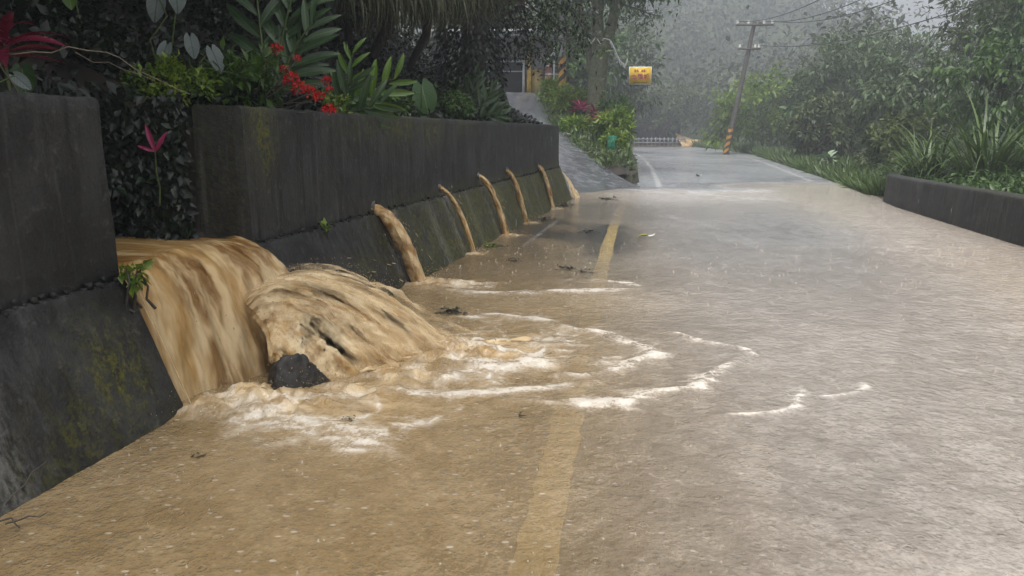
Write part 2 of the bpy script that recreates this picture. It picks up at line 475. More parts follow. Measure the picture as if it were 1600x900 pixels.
def water_fields(X, Y):
    nf = fbm(X * 1.2, Y * .8, 4, 11)
    # thickness of the silt in the film
    mud = .60 + .20 * (nf - .5)
    mud = mud + .30 * sstep(.4, -1.2, X - .16 * Y) * sstep(9, 5, Y)                  # by the outlet
    mud = mud - .10 * sstep(.0, .9, X - .12 * Y) * sstep(6.2, 3.0, Y) * sstep(.42, .6, fbm(X * .9, Y * 1.3, 3, 5))
    g = np.exp(-(((X - .24 * Y - 1.0) / 1.9) ** 2 + ((Y - 12.0) / 4.2) ** 2) * 1.1)  # bare patch, its grey sky reflection also tinted in
    mud = mud - .28 * g * (.65 + .7 * fbm(X * 1.6, Y * .7, 3, 8))
    p2 = sstep(.44, .70, fbm(X * 1.1, Y * .45, 3, 21)) * sstep(8.5, 10.5, Y) * sstep(18, 15, Y) * sstep(.6, -.2, X - .17 * (Y - 4) - .3)
    mud = mud - .5 * p2
    mud = mud + .45 * np.exp(-((Y - 6.95 - .1 * X) / .55) ** 2) * sstep(2.2, .8, X)
    band = np.exp(-((Y - (19.4 + .12 * (X - 3))) / 1.9) ** 2)
    mud = mud + .6 * band
    rb = sstep(2.8, 1.2, right_edge(Y) - X)
    mud = mud + .45 * rb * sstep(25, 22, Y)
    Yn = Y + 7 * (fbm(X * .7, Y * .35, 4, 88) - .5) - .75 * np.clip(X - 4, 0, 9)
    mud = mud * sstep(24.5, 19.5, Yn)
    mud = np.maximum(mud, sstep(19, 25, Yn) * (.33 + .25 * (fbm(X * .5, Y * .25, 3, 77) - .5)))
    mud = np.clip(mud, 0, 1)
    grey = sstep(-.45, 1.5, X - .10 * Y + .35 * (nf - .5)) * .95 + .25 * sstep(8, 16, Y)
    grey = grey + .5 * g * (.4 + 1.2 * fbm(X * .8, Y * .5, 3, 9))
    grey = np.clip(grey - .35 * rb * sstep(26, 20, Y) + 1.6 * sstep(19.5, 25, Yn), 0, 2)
    foam = np.zeros(np.shape(X)); ridge = np.zeros(np.shape(X))
    XF, YF = X, Y
    nr = int(np.searchsorted(YF[:, 0], 9.0)) if np.ndim(YF) == 2 else len(YF)
    X, Y = X[:nr], Y[:nr]
    f_, r_ = foam[:nr], ridge[:nr]
    wx = X + .12 * (fbm(X * 3, Y * 2.5, 3, 31) - .5); wy = Y + .18 * (fbm(X * 2.5, Y * 3, 3, 41) - .5)
    lc = np.clip(1 - np.abs(2 * fbm(X * 6, Y * 7, 4, 57) - 1) * 2.2, 0, 1)
    for pts, w, s in FOAM:
        d, t = polydist(wx, wy, pts)
        ww = w * (.42 + .7 * vnoise(X * 6, Y * 6, 3))
        e = .85 * np.exp(-(d / ww) ** 2) + .72 * np.exp(-(d / (ww * 3.4)) ** 2)
        e = e * (.36 + .65 * lc + .35 * fbm(X * 8, Y * 5, 3, 51)) * s * sstep(0, .3, t + .04) * sstep(1.04, .72, t)
        np.maximum(f_, e, out=f_); np.maximum(r_, np.exp(-(d / (w * 1.2)) ** 2) * s, out=r_)
    X, Y = XF, YF
    tur = np.exp(-(((X - .0) / .85) ** 2 + ((Y - 5.35) / .9) ** 2)) + .85 * np.exp(-(((X + 1.0) / .65) ** 2 + ((Y - 4.1) / .4) ** 2)) + .8 * np.exp(-(((X + .5) / .6) ** 2 + ((Y - 7.75) / .35) ** 2))
    cell = fbm(X * 5.5, Y * 4.0, 4, 61)
    lace = 1 - np.abs(2 * fbm(X * 4.2 + .3 * cell, Y * 3.0, 4, 63) - 1) * 3.2
    foam = np.maximum(foam, tur * (np.clip(lace, 0, 1) ** 1.3 * 1.0 + .45 * sstep(.5, .7, cell)))
    churn = np.clip(tur * .35, 0, 1)
    # height
    h = .011 * (fbm(X * 7 + Y, Y * 8, 4, 71) - .5) * sstep(24, 7, Y) + .016 * ridge
    h = h + tur * .05 * (fbm(X * 6, Y * 5, 4, 81) - .45)
    for bx, by, ax, ay, hh in BUMPS:
        q = np.exp(-(((X - bx) / ax) ** 2 + ((Y - by) / ay) ** 2))
        rg = 1 - np.abs(2 * fbm(X * 6, Y * 6, 4, 91) - 1)
        h = h + hh * q * (-.15 + 1.15 * rg ** 1.3 + .35 * (fbm(X * 16, Y * 16, 3, 92) - .5)); churn = np.maximum(churn, q)
        foam = np.maximum(foam, q * sstep(.42, .66, fbm(X * 10, Y * 10, 3, 93)) * .7)
        mud = np.maximum(mud, q)
    mud = np.clip(np.maximum(mud, tur * .75), 0, 1)
    return h, mud, np.clip(foam, 0, 1.2), grey, churn

# road
ry = np.concatenate([np.arange(-6, 26, .25), np.arange(26, 104, 2.0)])
V = []
for y in ry:
    a, b = left_edge(y), right_edge(y) + (.3 if y < 20 else 0)
    if y < 20: a = face(y) - .05
    if y >= 20 and y < 24: a = min(a, 3.0)
    for k in range(49):
        V.append((a + (b - a) * k / 48, y, 0))
RV = np.array(V).reshape(len(ry), 49, 3); _silt = water_fields(RV[..., 0], RV[..., 1])[1] * sstep(26, 22, RV[..., 1])
road = obj('road', mesh('road', V, grid_faces(len(ry), 49), {'silt': _silt}), M_ASPH)
tag(road, 'wet grey asphalt road curving away into the rain', 'road', kind='structure')

def stripe(name, pts, w, z, mat, label, cat='road marking', parent=None, ragged=.006):
    P = np.array(pts, float)
    t = np.linspace(0, len(P) - 1, 120)
    x = np.interp(t, np.arange(len(P)), P[:, 0]); y = np.interp(t, np.arange(len(P)), P[:, 1])
    if len(P) > 3:
        c = np.polyfit(y, x, 3); x = np.polyval(c, y)
    T = np.stack([np.gradient(x), np.gradient(y)], 1); T /= np.linalg.norm(T, axis=1)[:, None]
    N = np.stack([-T[:, 1], T[:, 0]], 1)
    rs = np.random.RandomState(len(pts))
    j1 = rs.randn(120, 1) * ragged; j2 = rs.randn(120, 1) * ragged
    L = np.stack([x, y], 1) + N * (w / 2 + j1); Rr = np.stack([x, y], 1) - N * (w / 2 + j2)
    V = np.stack([np.column_stack([L, np.full(120, z)]), np.column_stack([Rr, np.full(120, z)])], 1).reshape(-1, 3)
    o = obj(name, mesh(name, V, grid_faces(120, 2)), mat, parent)
    return tag(o, label, cat) if parent is None else o
stripe('yellow_line', [(-.28, 0.5), (.11, 2.52), (.33, 4.21), (.55, 5.94), (.93, 8.47), (1.74, 13.41), (2.67, 18.78)], .16, .005, M_YEL, None, parent=road)
stripe('white_line', [(.16, 10.6), (.27, 11.36), (.93, 14.45), (1.43, 17.08), (1.6, 18.0)], .075, .005, M_POLE, None, parent=road)
stripe('white_line', [(4.12, 22.8), (4.9, 27), (8.38, 52.3), (9.9, 68)], .17, .005, M_WHT, None, parent=road)
stripe('white_line', [(9.6, 25.5), (9.85, 27.5), (16.5, 58.7), (18.2, 76), (18.8, 86)], .17, .005, M_WHT, None, parent=road)

def swirl(X, Y):
    st = lambda v: np.clip(.5 + (v - .5) * 1.25, 0, 1)
    wx_ = X + .3 * (fbm(X * 2, Y * 2, 2, 301) - .5)
    return {'na': st(fbm(X * 1.1, Y * 1.1, 4, 303)), 'nb': st(fbm(wx_ * 9, Y * 8, 5, 305)), 'nc': st(fbm(X * 7, Y * 17, 5, 307))}
def water_patch(x0, x1, ystart, yend, dx, dy0):
    ys_ = [ystart]
    while ys_[-1] < yend: ys_.append(ys_[-1] + dy0 * max(1, (ys_[-1] / 4.0) ** 1.4))
    ys_ = np.array(ys_); n = int((x1 - x0) / dx) + 1
    u = np.linspace(0, 1, n)
    lo = np.maximum(x0, face(np.minimum(ys_, 19)) + .05); hi = right_edge(ys_) + np.where(ys_ < 19.5, .12, -.05)
    lo = np.where(ys_ > 18.6, np.where(ys_ < 23, np.interp(ys_, [18.6, 19.2, 20.5, 23], [1.2, .6, 2.0, 3.6]), left_edge(ys_) + .2), lo)
    X = lo[:, None] + (hi - lo)[:, None] * u[None, :]
    Y = np.repeat(ys_[:, None], n, 1)
    return X, Y
XW, YW = water_patch(-4, 19, 1.2, 86, .034, .0185)
hW, mudW, foamW, greyW, churnW = water_fields(XW, YW)
fw = obj('flood_water', mesh('flood_water', np.stack([XW, YW, .014 + hW], -1).reshape(-1, 3), grid_faces(*XW.shape)[:, ::-1],
         {'mud': mudW, 'foam': foamW, 'grey': greyW, 'churn': churnW, **swirl(XW, YW)}, True), M_WATER)
tag(fw, 'shallow muddy brown flood water spreading across the road', 'water', kind='structure')

# ------------------------------------------------------------------ retaining walls on the left
HOLES = [(7.72, .79, .075), (9.78, .85, .045), (11.55, .90, .05), (13.3, .90, .05), (16.0, .86, .05)]
def moss_lime(Y, z, off):
    moss = np.zeros(np.shape(Y)); lime = np.zeros(np.shape(Y))
    def blob(y, zz, ry_, rz_, s): return s * np.exp(-(((Y - y) / ry_) ** 2 + ((z - zz) / rz_) ** 2))
    for b in [(3.8, .34, .20, .22, 1.0), (3.45, .12, .3, .2, .55), (2.75, .35, .2, .2, .45), (5.75, 1.52, .16, .28, 1.2), (6.1, .15, .5, .2, .6), (6.9, .3, .6, .15, .5),
              (7.6, 1.55, .7, .12, .4), (8.6, 1.58, .5, .16, .8), (9.6, 1.56, .4, .2, .7), (11, 1.58, .6, .12, .5), (10.1, .35, .4, .3, .5), (9.0, .2, .5, .3, .5)]:
        moss = np.maximum(moss, blob(*b))
    moss = np.maximum(moss, (.85 * sstep(6.5, 9.0, Y) + .45 * sstep(11.5, 14.5, Y)) * sstep(.95, .6, z) * (.5 + fbm(Y * 1.5, z * 2, 3, 66)))
    moss = np.maximum(moss, .3 * sstep(.3, .0, z))
    for y, zz, r in HOLES:
        c = np.abs(Y - y - .08); lime = np.maximum(lime, np.exp(-(c / .12) ** 2) * sstep(zz, zz - .08, z) * .9)
    for y, w, s in [(8.15, .07, .6), (9.2, .10, .7), (10.75, .09, .5), (12.3, .06, .5), (14.2, .06, .6), (15.0, .05, .6), (16.9, .05, .8), (3.02, .12, .5), (17.6, .04, .5)]:
        lime = np.maximum(lime, s * np.exp(-((Y - y) / w) ** 2) * sstep(.80, .62, z))
    return np.clip(moss, 0, 1.2), lime

def wall_piece(y0, y1, prof, name, parent, step=.05, amp=.012, capends=True):
    """sweep a (offset, z) outline along the wall's curve; end caps filled"""
    ny = max(3, int((y1 - y0) / step)); Yv = np.linspace(y0, y1, ny)
    pr = []
    for (o0, z0), (o1, z1) in zip(prof[:-1], prof[1:]):
        m = max(1, int(math.hypot(o1 - o0, z1 - z0) / .05))
        pr += [(o0 + (o1 - o0) * k / m, z0 + (z1 - z0) * k / m) for k in range(m)]
    pr.append(prof[-1]); pr = np.array(pr); npf = len(pr)
    Y = np.repeat(Yv[:, None], npf, 1); Z = np.repeat(pr[None, :, 1], ny, 0); O = np.repeat(pr[None, :, 0], ny, 0)
    arc = np.concatenate([[0], np.cumsum(np.hypot(np.diff(pr[:, 0]), np.diff(pr[:, 1])))])
    nn = amp * 2 * (fbm(Y * 3, arc[None, :] * 3 + 0 * Y, 5, 13) - .5)
    X = face(Y) + O + nn
    Z = Z + np.where(Z > 1.6, .016 * (fbm(Y * 1.3, Y * 0, 3, 15) - .5) + .016 * (fbm(Y * 12, O * 12, 3, 16) - .5), 0)
    Y = Y + 0 * X
    # a chipped, slightly rounded end
    moss, lime = moss_lime(Y, Z, O)
    V = np.stack([X, Y, Z], -1).reshape(-1, 3); F = [grid_faces(ny, npf)]
    n0 = len(V); caps = []; ca = []
    tri = []
    for k in (0, ny - 1):
        ring = V[k * npf:(k + 1) * npf]
        c = ring.mean(0)
        base = n0 + len(caps)
        caps += [tuple(p) for p in ring] + [tuple(c)]
        for i in range(npf):
            j = (i + 1) % npf
            tri.append((base + i, base + j, base + npf) if k == 0 else (base + j, base + i, base + npf))
    V = np.vstack([V, np.array(caps)]); pad = np.zeros(len(caps))
    me = mesh(name, V, F + [np.array(tri)], {'moss': np.concatenate([moss.ravel(), pad + .15]), 'lime': np.concatenate([lime.ravel(), pad])}, False)
    return obj(name, me, M_CONC, parent)

UP = [(-.36, .70), (.0, .70), (-.005, .775), (-.025, 1.655), (-.04, 1.675), (-.34, 1.68), (-.36, 1.66), (-.36, .70)]
FT = [(-.3, -.25), (.33, -.25), (.30, .0), (.035, .715), (.02, .74), (-.012, .745), (-.012, .69), (-.3, .69), (-.3, -.25)]
near_wall = empty('retaining_wall', (0, 0, 0), 'dark concrete retaining wall nearest the camera, ending at the gap with the torrent', 'wall', 'concrete retaining walls')
wall_piece(-5.5, GAP0, UP, 'upper_wall', near_wall); wall_piece(-5.5, GAP0, FT, 'footing', near_wall)
wall_piece(GAP0 - .02, GAP1 + .02, [(-1.2, -.2), (.2, -.2), (.17, .0), (-.02, .60), (-.06, .66), (-1.2, .68), (-1.2, -.2)], 'sill', near_wall)
far_wall = empty('retaining_wall', (0, 0, 0), 'long dark concrete retaining wall with spouting drain holes beyond the gap', 'wall', 'concrete retaining walls')
wall_piece(GAP1, WEND, UP, 'upper_wall', far_wall); wall_piece(GAP1, WEND, FT, 'footing', far_wall)
for y, z, r in HOLES:
    mb = MB(); x = float(face(y))
    mb.tube([(x - .25, y, z + .01), (x + .012, y, z)], r * .95, 14, cap=False)
    mb.tube([(x + .012, y, z), (x - .25, y, z + .01)], r * .8, 14, cap=False)
    mb.build('drain_pipe', M_POLEW, far_wall)
# rubble that sticks out of the rough joint between footing and wall
rs = np.random.RandomState(3)
for (a, b, par) in ((2.0, GAP0, near_wall), (GAP1, WEND, far_wall)):
    mb = MB()
    for k in range(int((b - a) * 38)):
        y = a + (b - a) * rs.rand(); s = .006 + .013 * rs.rand()
        v = rs.randn(8, 3); v /= np.linalg.norm(v, axis=1)[:, None]
        c = np.array([[x_, y_, z_] for x_ in (-1, 1) for y_ in (-1, 1) for z_ in (-1, 1)]) * .75 + .3 * v
        mb.add(c * s + (float(face(y)) + .012, y, .74 + .012 * rs.randn()), [(0, 1, 3, 2), (4, 6, 7, 5), (0, 4, 5, 1), (2, 3, 7, 6), (0, 2, 6, 4), (1, 5, 7, 3)])
    o = mb.build('joint_gravel', M_CONC, par); o['kind'] = 'stuff'

# parapet on the right
pp = empty('parapet', (0, 0, 0), 'low dark concrete parapet along the right edge of the road', 'parapet')
def parapet_mesh():
    ny = 200; Yv = np.linspace(1.0, 18.9, ny)
    pr = [(-.02, -.2), (-.02, 0)] + [(-.02 + .05 * k / 10, .62 * k / 10) for k in range(1, 11)] + [(.05, .645), (.15, .655), (.30, .65), (.32, .62), (.32, -.2)]
    pr = np.array(pr); npf = len(pr)
    Y = np.repeat(Yv[:, None], npf, 1); Z = np.repeat(pr[None, :, 1], ny, 0) + np.where(pr[None, :, 1] > .3, .012 * (fbm(Y * 1.1, Y * 0, 3, 4) - .5) - .006 * (Y - 10), 0)
    X = right_edge(Y) + pr[None, :, 0] + .012 * (fbm(Y * 3, Z * 4, 4, 9) - .5)
    X = X + sstep(17.6, 18.9, Y) * .25
    V = np.stack([X, Y, Z], -1).reshape(-1, 3)
    c = V[-npf:]; V2 = np.vstack([V, c, [c.mean(0)]]); n0 = len(V)
    tri = [(n0 + (i + 1) % npf, n0 + i, n0 + npf) for i in range(npf)]
    ms = np.concatenate([(.4 * sstep(.58, .68, Z)).ravel(), np.full(npf + 1, .5)])
    lm = np.concatenate([(.08 * sstep(.55, .65, fbm(Y * 5, Z * .5, 3, 19))).ravel(), np.zeros(npf + 1)])
    return mesh('parapet_wall', V2, [grid_faces(ny, npf), np.array(tri)], {'moss': ms, 'lime': lm})
obj('parapet_wall', parapet_mesh(), M_CONC, pp)

# ------------------------------------------------------------------ earth bank behind the wall
def bank_z(d, Y):
    """d = distance behind the road face"""
    z = 1.50 + .55 * np.clip(d - .34, 0, None) + .28 * np.clip(d - 1.4, 0, None)
    g = sstep(GAP0 - .06, GAP0 + .0, Y) * sstep(GAP1 + .06, GAP1, Y)
    cut = sstep(1.35, .95, d)
    z = z * (1 - g * cut) + g * cut * .60
    z = np.minimum(z, 6.5)
    return z + .16 * (fbm(d * 1.5, Y * 1.5, 4, 23) - .5) * sstep(.5, .9, d)
ds = np.concatenate([[.30], np.arange(.34, 1.6, .06), np.arange(1.7, 9, .3)]); yb = np.arange(-5.5, WEND + .3, .075)
DB, YB = np.meshgrid(ds, yb, indexing='ij')
ZB = bank_z(DB, YB); ZB[0, :] = .4
ZB = np.where(YB > 17.2, ZB - (YB - 17.2) * .5 * sstep(.3, 1.2, DB), ZB)
bank = obj('earth_bank', mesh('earth_bank', np.stack([face(YB) - DB, YB, ZB], -1).reshape(-1, 3), grid_faces(*DB.shape), None, True), M_SOIL)
tag(bank, 'dark wet earth bank rising behind the retaining wall', 'bank', kind='structure')

# concrete ramp climbing to the house, with the planted bed beside it
ty = np.concatenate([np.linspace(18.3, 24, 24), np.linspace(24.5, 44, 30)])
V = []
for y in ty:
    a = np.interp(y, [18.3, 24, 30, 36, 44], [.7, .1, .1, -.4, -3.0]); b = np.interp(y, [18.3, 20.5, 23.4, 25, 30, 36, 44], [1.6, 3.2, 3.75, 2.9, 1.5, 1.15, 1.8])
    for k in range(13):
        u = k / 12; x = a + (b - a) * u
        V.append((x, y, max(.006, ramp_z(y, x)) + .004 + .05 * (fbm(x * 1.6, y * 1.6, 3, 27) - .5) * sstep(20, 22, y)))
ramp = obj('driveway', mesh('driveway', V, grid_faces(len(ty), 13), None, True), M_RAMP)
tag(ramp, 'wet grey concrete ramp climbing left to the house', 'driveway', kind='structure')

def bed_right(y): return np.interp(y, [24.6, 26, 30, 36, 46], [3.8, 3.85, 4.2, 5.1, 6.6])
def bed_top(y): return np.interp(y, [24.4, 26, 30, 36, 46], [.25, .95, 1.75, 3.0, 3.6])
ty = np.linspace(24.5, 46, 60); V = []
for y in ty:
    a, b = ramp_right(y), bed_right(y) - .05
    for k in range(11):
        u = k / 10; x = a + (b - a) * u
        z0 = ramp_z(y); z1 = np.interp(y, [24.4, 26, 30, 36, 46], [.2, .8, 1.15, 1.9, 2.5])
        V.append((x, y, z0 + (z1 - z0) * u + .22 * math.sin(math.pi * u) * min(1, (y - 24.4)) + .12 * (float(fbm(x * 2, y * 2, 3, 29)) - .5)))
bed = obj('flower_bed', mesh('flower_bed', V, grid_faces(60, 11), None, True), M_SOIL)
tag(bed, 'raised planted strip of soil between ramp and road', 'flower bed', kind='structure')
rs = np.random.RandomState(44); n = 5200
yv = 24.8 + 14 * rs.rand(n); uv = rs.rand(n); xa = ramp_right(yv) - .12; xb = bed_right(yv); xv = xa + (xb - xa) * uv
z0 = ramp_z(yv); z1 = np.interp(yv, [24.4, 26, 30, 36, 46], [.2, .8, 1.15, 1.9, 2.5])
C = np.stack([xv, yv, z0 + (z1 - z0) * uv + .22 * np.sin(np.pi * uv) + .05 * rs.randn(n)], 1); sc = .5 + .9 * rs.rand(n)
BEDCOVER = (C, rs.randn(n, 3) * .6 + np.array([0, -.2, .7]), rs.randn(n, 3) * .5 + np.array([0, -.8, .4]), .20 * sc, .05 * sc, np.clip(fbm(xv * 2, yv * 1.3, 3, 3) + .2 * rs.randn(n), 0, 1))
# its dark concrete kerb wall with a rounded nose
path = np.array([(2.75, 25.6, .62), (3.25, 24.75, .34), (3.62, 24.45, .30), (3.86, 24.7, .40), (3.93, 25.3, .66), (3.92, 26, .86), (4.02, 28, 1.02), (4.25, 30, 1.2), (5.15, 36, 1.9), (6.6, 46, 2.5)])
t = np.linspace(0, len(path) - 1, 90)
P = np.stack([np.interp(t, np.arange(len(path)), path[:, k]) for k in range(3)], 1)
T = np.gradient(P[:, :2], axis=0); T /= np.linalg.norm(T, axis=1)[:, None]; N = np.stack([T[:, 1], -T[:, 0]], 1)
V = []
for p, n in zip(P, N):
    for o, z in ((.07, -.1), (.05, 0), (-.02, p[2] - .03), (-.05, p[2]), (-.22, p[2]), (-.24, -.1)):
        V.append((p[0] + n[0] * o + .03 * (fbm(p[0] * 3, p[1] * 3 + z, 3, 33) - .5), p[1] + n[1] * o, z))
V = np.array(V)
o = obj('kerb_wall', mesh('kerb_wall', V, grid_faces(90, 6), {'moss': np.full(len(V), .45), 'lime': np.full(len(V), .12)}), M_CONC)
tag(o, 'dark mossy kerb wall with rounded nose around the planted bed', 'kerb wall')

# ------------------------------------------------------------------ rushing water
def sheet(name, P0fn, nu, nv, parent, seed, body_fn, froth_fn, amp=.03, mat=None):
    """P0fn(u, v) -> (x, y, z) arrays; u across the flow, v along it; streaky relief runs along v"""
    u, v = np.meshgrid(np.linspace(0, 1, nu), np.linspace(0, 1, nv), indexing='ij')
    x, y, z = P0fn(u, v)
    P = np.stack([x, y, z], -1)
    du = np.gradient(P, axis=0); dv = np.gradient(P, axis=1)
    N = np.cross(du, dv); N /= np.linalg.norm(N, axis=-1)[..., None] + 1e-9
    if N[..., 2].mean() < 0: N = -N
    wob = .35 * (fbm(u * 3, v * 2, 2, seed + 9) - .5)
    nse = .7 * (fbm((u + wob * .3) * 5, v * 2.6, 3, seed) - .5) + .45 * (.5 - np.abs(2 * fbm((u + wob * .3) * 9, v * 4.5, 4, seed + 3) - 1)) + .6 * (fbm(u * 9, v * 9, 5, seed + 5) - .5) * sstep(.2, .7, v)
    P = P + N * (amp * 2 * nse * (.35 + .9 * v) * (.35 + .65 * sstep(0, .3, u)))[..., None]
    at = {'su': u + wob * .2, 'sv': v * 1.0, 'sw': np.full(u.shape, seed * 1.7), 'body': body_fn(u, v), 'froth': froth_fn(u, v)}
    return obj(name, mesh(name, P.reshape(-1, 3), grid_faces(nu, nv), at, True), mat or M_TORR, parent)

def edges(u, a, b): return sstep(0, a, u) * sstep(1, 1 - b, u)

torrent = empty('torrent', (-1.4, 5.0, 0.02), 'wide muddy brown torrent bursting through the wall gap onto the road', 'torrent')
torrent.location = (0, 0, 0)
# A: smooth nappe that leaves the channel and folds over the sill
def nappe(off=0.0, reach=0.0, drop=1.0):
    def fn(u, v):
        Y0 = 4.17 + 1.31 * u
        fx = face(Y0)
        # channel run, then a fall; the far side shoots out further
        run = np.clip(v / .45, 0, 1); fall = np.clip((v - .45) / .55, 0, 1)
        shoot = (.30 + .16 * sstep(.2, .6, u) + .14 * u + reach)
        x = fx - 1.05 + run * (1.0 - .10 + .0 * u) + fall * shoot * (1 - .25 * fall) * 1.1
        zt = .80 - .05 * run + .02 * u
        zend = np.where(u < .5, -.05, -.05 + .36 * sstep(.55, .8, u))
        z = zt - (zt - zend) * (fall ** 1.75) * drop + off
        y = Y0 - .10 * fall * (1 - u) * 0 - .08 * fall * fall + .02 * run
        return x, y, z
    return fn
sheet('nappe', nappe(), 150, 130, torrent, 1, lambda u, v: .80 + .2 * (1 - v) - .75 * (1 - edges(u, .05, .02)) * sstep(.3, .5, v), lambda u, v: .25 * sstep(.45, .8, v) + .4 * sstep(.8, 1, v), .028)
sheet('nappe', nappe(.03, .06), 130, 110, torrent, 4, lambda u, v: .50 * edges(u, .05, .03) * sstep(.3, .55, v), lambda u, v: .5 * sstep(.5, .9, v), .04)
sheet('nappe', nappe(-.05, -.07), 110, 90, torrent, 6, lambda u, v: .95 - .5 * (1 - edges(u, .03, .03)), lambda u, v: .1 + 0 * v, .02)

# B: burst thrown up by the buried boulders, arching out over the road
def burst(dz=0.0, dr=0.0, h=1.0):
    def fn(u, v):
        x0 = -1.46 - .26 * sstep(0, .5, u) + .06 * u; y0 = 4.58 + .85 * u; z0 = .36 + .12 * u
        x1 = -1.14 + .78 * np.minimum(1, u * 1.25) ** .9 + dr - .05 * sstep(.8, 1, u); y1 = 4.60 + 1.02 * u; z1 = -.02 + 0 * u
        ap = (.07 + .06 * np.sin(np.pi * np.clip(u * 1.1, 0, 1)) + .08 * u) * h
        x = x0 + (x1 - x0) * (v * .82 + .18 * v * v)
        z = z0 * (1 - v ** 1.9) + z1 * v ** 1.9 + 4 * ap * v * (1 - v) ** 1.25 + dz * (1 - v * .4)
        y = y0 + (y1 - y0) * v - .05 * (1 - sstep(0, .3, u)) * np.sin(np.pi * v)
        z = z * np.clip(.55 + .45 * np.sqrt(np.clip(u / .24, 0, 1)), 0, 1) ** (1 + 1.2 * v)
        return x, y, z
    return fn
sheet('burst', burst(), 150, 120, torrent, 12, lambda u, v: (1.0 - .8 * (1 - edges(u, .10, .06)) - .1 * v) * sstep(-.03, .16, v), lambda u, v: .75 + 0 * v, .05)
sheet('burst', burst(.035, .06, 1.1), 120, 110, torrent, 15, lambda u, v: .44 - .6 * (1 - edges(u, .2, .12)) - .10 * v, lambda u, v: .95 + 0 * v, .075)
sheet('burst', burst(-.05, -.06, .95), 120, 100, torrent, 18, lambda u, v: (1.25 - .9 * (1 - edges(u, .06, .05))) * sstep(-.03, .12, v), lambda u, v: .55 + 0 * v, .035)
sheet('burst', burst(.07, .12, 1.15), 110, 100, torrent, 21, lambda u, v: .27 - .5 * (1 - edges(u, .25, .15)) + .10 * v, lambda u, v: 1.0 + 0 * v, .11)

# torn tongues of water riding on the sheets
def tongues(name, fn, n, seed, parent, ulo, uhi, vlo, vhi, wid, ln, lift, body=.55, froth=.8):
    rs = np.random.RandomState(seed); Vs = []; Fs = []; A = {k: [] for k in ('su', 'sv', 'sw', 'body', 'froth')}; k0 = 0
    a, b = 9, 22
    for k in range(n):
        uc = ulo + (uhi - ulo) * rs.rand(); w = wid * (.4 + 1.1 * rs.rand()); v0 = vlo + (vhi - vlo) * rs.rand(); L_ = ln * (.5 + rs.rand())
        p, q = np.meshgrid(np.linspace(-1, 1, a), np.linspace(0, 1, b), indexing='ij')
        tw = .25 * (rs.rand() - .5)
        u = uc + w * p * (.45 + .9 * np.sin(np.pi * np.clip(q * .9 + .1, 0, 1))) + tw * q * .25 + .02 * (fbm(q * 4 + k, p * 2, 2, seed) - .5)
        v = v0 + L_ * q
        x, y, z = fn(np.clip(u, 0, 1), np.minimum(v, 1.0)); y = y + np.minimum(u, 0) * .8 + np.maximum(u - 1, 0) * .8
        over = np.maximum(v - 1.0, 0)                      # what shoots past the landing skims the surface
        hgt = lift * (.2 + rs.rand()) * np.sin(np.pi * q) * (.5 + rs.rand()) + .035 * (fbm(p * 1.5 + k * 3, q * 3, 3, seed + 2) - .5) - lift * .25 * p * p
        x = x + over * .9; z = np.where(over > 0, np.maximum(z, .0) + .03 * np.sin(q * 9 + k) * (1 - q), z) + hgt
        y = y + .03 * (fbm(q * 3 + 7 * k, p, 2, seed + 4) - .5)
        z = np.maximum(z, .004)
        Vs.append(np.stack([x, y, z], -1).reshape(-1, 3)); Fs.append(grid_faces(a, b) + k0); k0 += a * b
        A['su'].append((u * 1.0).ravel()); A['sv'].append((v * 1.2).ravel()); A['sw'].append(np.full(a * b, 3 + rs.rand() * 1.5))
        A['body'].append(((body + .25 * rs.randn()) * (1 - p * p) ** .8 * sstep(0, .25, q) * sstep(1, .55, q)).ravel() + .02); A['froth'].append(np.full(a * b, np.clip(froth + .4 * rs.randn(), 0, 1)))
    return obj(name, mesh(name, np.vstack(Vs), np.vstack(Fs), {k: np.concatenate(v) for k, v in A.items()}, True), M_TORR, parent)
tongues('torn_water', burst(.01, .02, 1.0), 60, 61, torrent, .05, .97, .0, .7, .06, .40, .012, .36, .9)['kind'] = 'stuff'
tongues('torn_water', burst(-.02, .0, .95), 40, 62, torrent, -.02, .30, .05, .6, .016, .60, .008, .36, .4)['kind'] = 'stuff'
tongues('torn_water', nappe(.01, .01), 50, 63, torrent, .0, .97, .38, .62, .04, .40, .010, .38, .35)['kind'] = 'stuff'
tongues('torn_water', lambda u, v: (-1.15 + .75 * u + .85 * v * (.3 + .7 * u), 4.55 + 1.05 * u - .22 * v * (1 - u) + .04 * v, .05 * (1 - v) + .01 + 0 * u), 50, 64, torrent, .0, 1.0, .0, .6, .05, .45, .02, .40, .9)['kind'] = 'stuff'
# fine spray hanging round the impact
def spray(name, n, seed, parent, fn, rmin=.0012, rmax=.0032):
    rs = np.random.RandomState(seed); C = fn(rs, n); C = C[C[:, 2] > .01]; n = len(C)
    r = (rmin + (rmax - rmin) * rs.rand(n) ** 2)[:, None, None]
    oc = np.array([(1, 0, 0), (0, 1, 0), (-1, 0, 0), (0, -1, 0), (0, 0, 1.4), (0, 0, -1.4)])
    V = (C[:, None] + oc[None] * r).reshape(-1, 3); k = np.arange(n)[:, None] * 6
    F = np.concatenate([k + f for f in ([0, 1, 4], [1, 2, 4], [2, 3, 4], [3, 0, 4], [1, 0, 5], [2, 1, 5], [3, 2, 5], [0, 3, 5])], 0)
    o = obj(name, mesh(name, V, F, None, True), M_SPRAY, parent); o['kind'] = 'stuff'
def spray_burst(rs, n):
    u = rs.rand(n); v = np.clip(.1 + .9 * rs.rand(n), 0, 1); x, y, z = burst(.03, .05, 1.1)(u, v)
    return np.stack([x, y, z], 1) + np.abs(rs.randn(n, 3)) * np.array([.05, .03, .06]) * (.3 + v)[:, None]
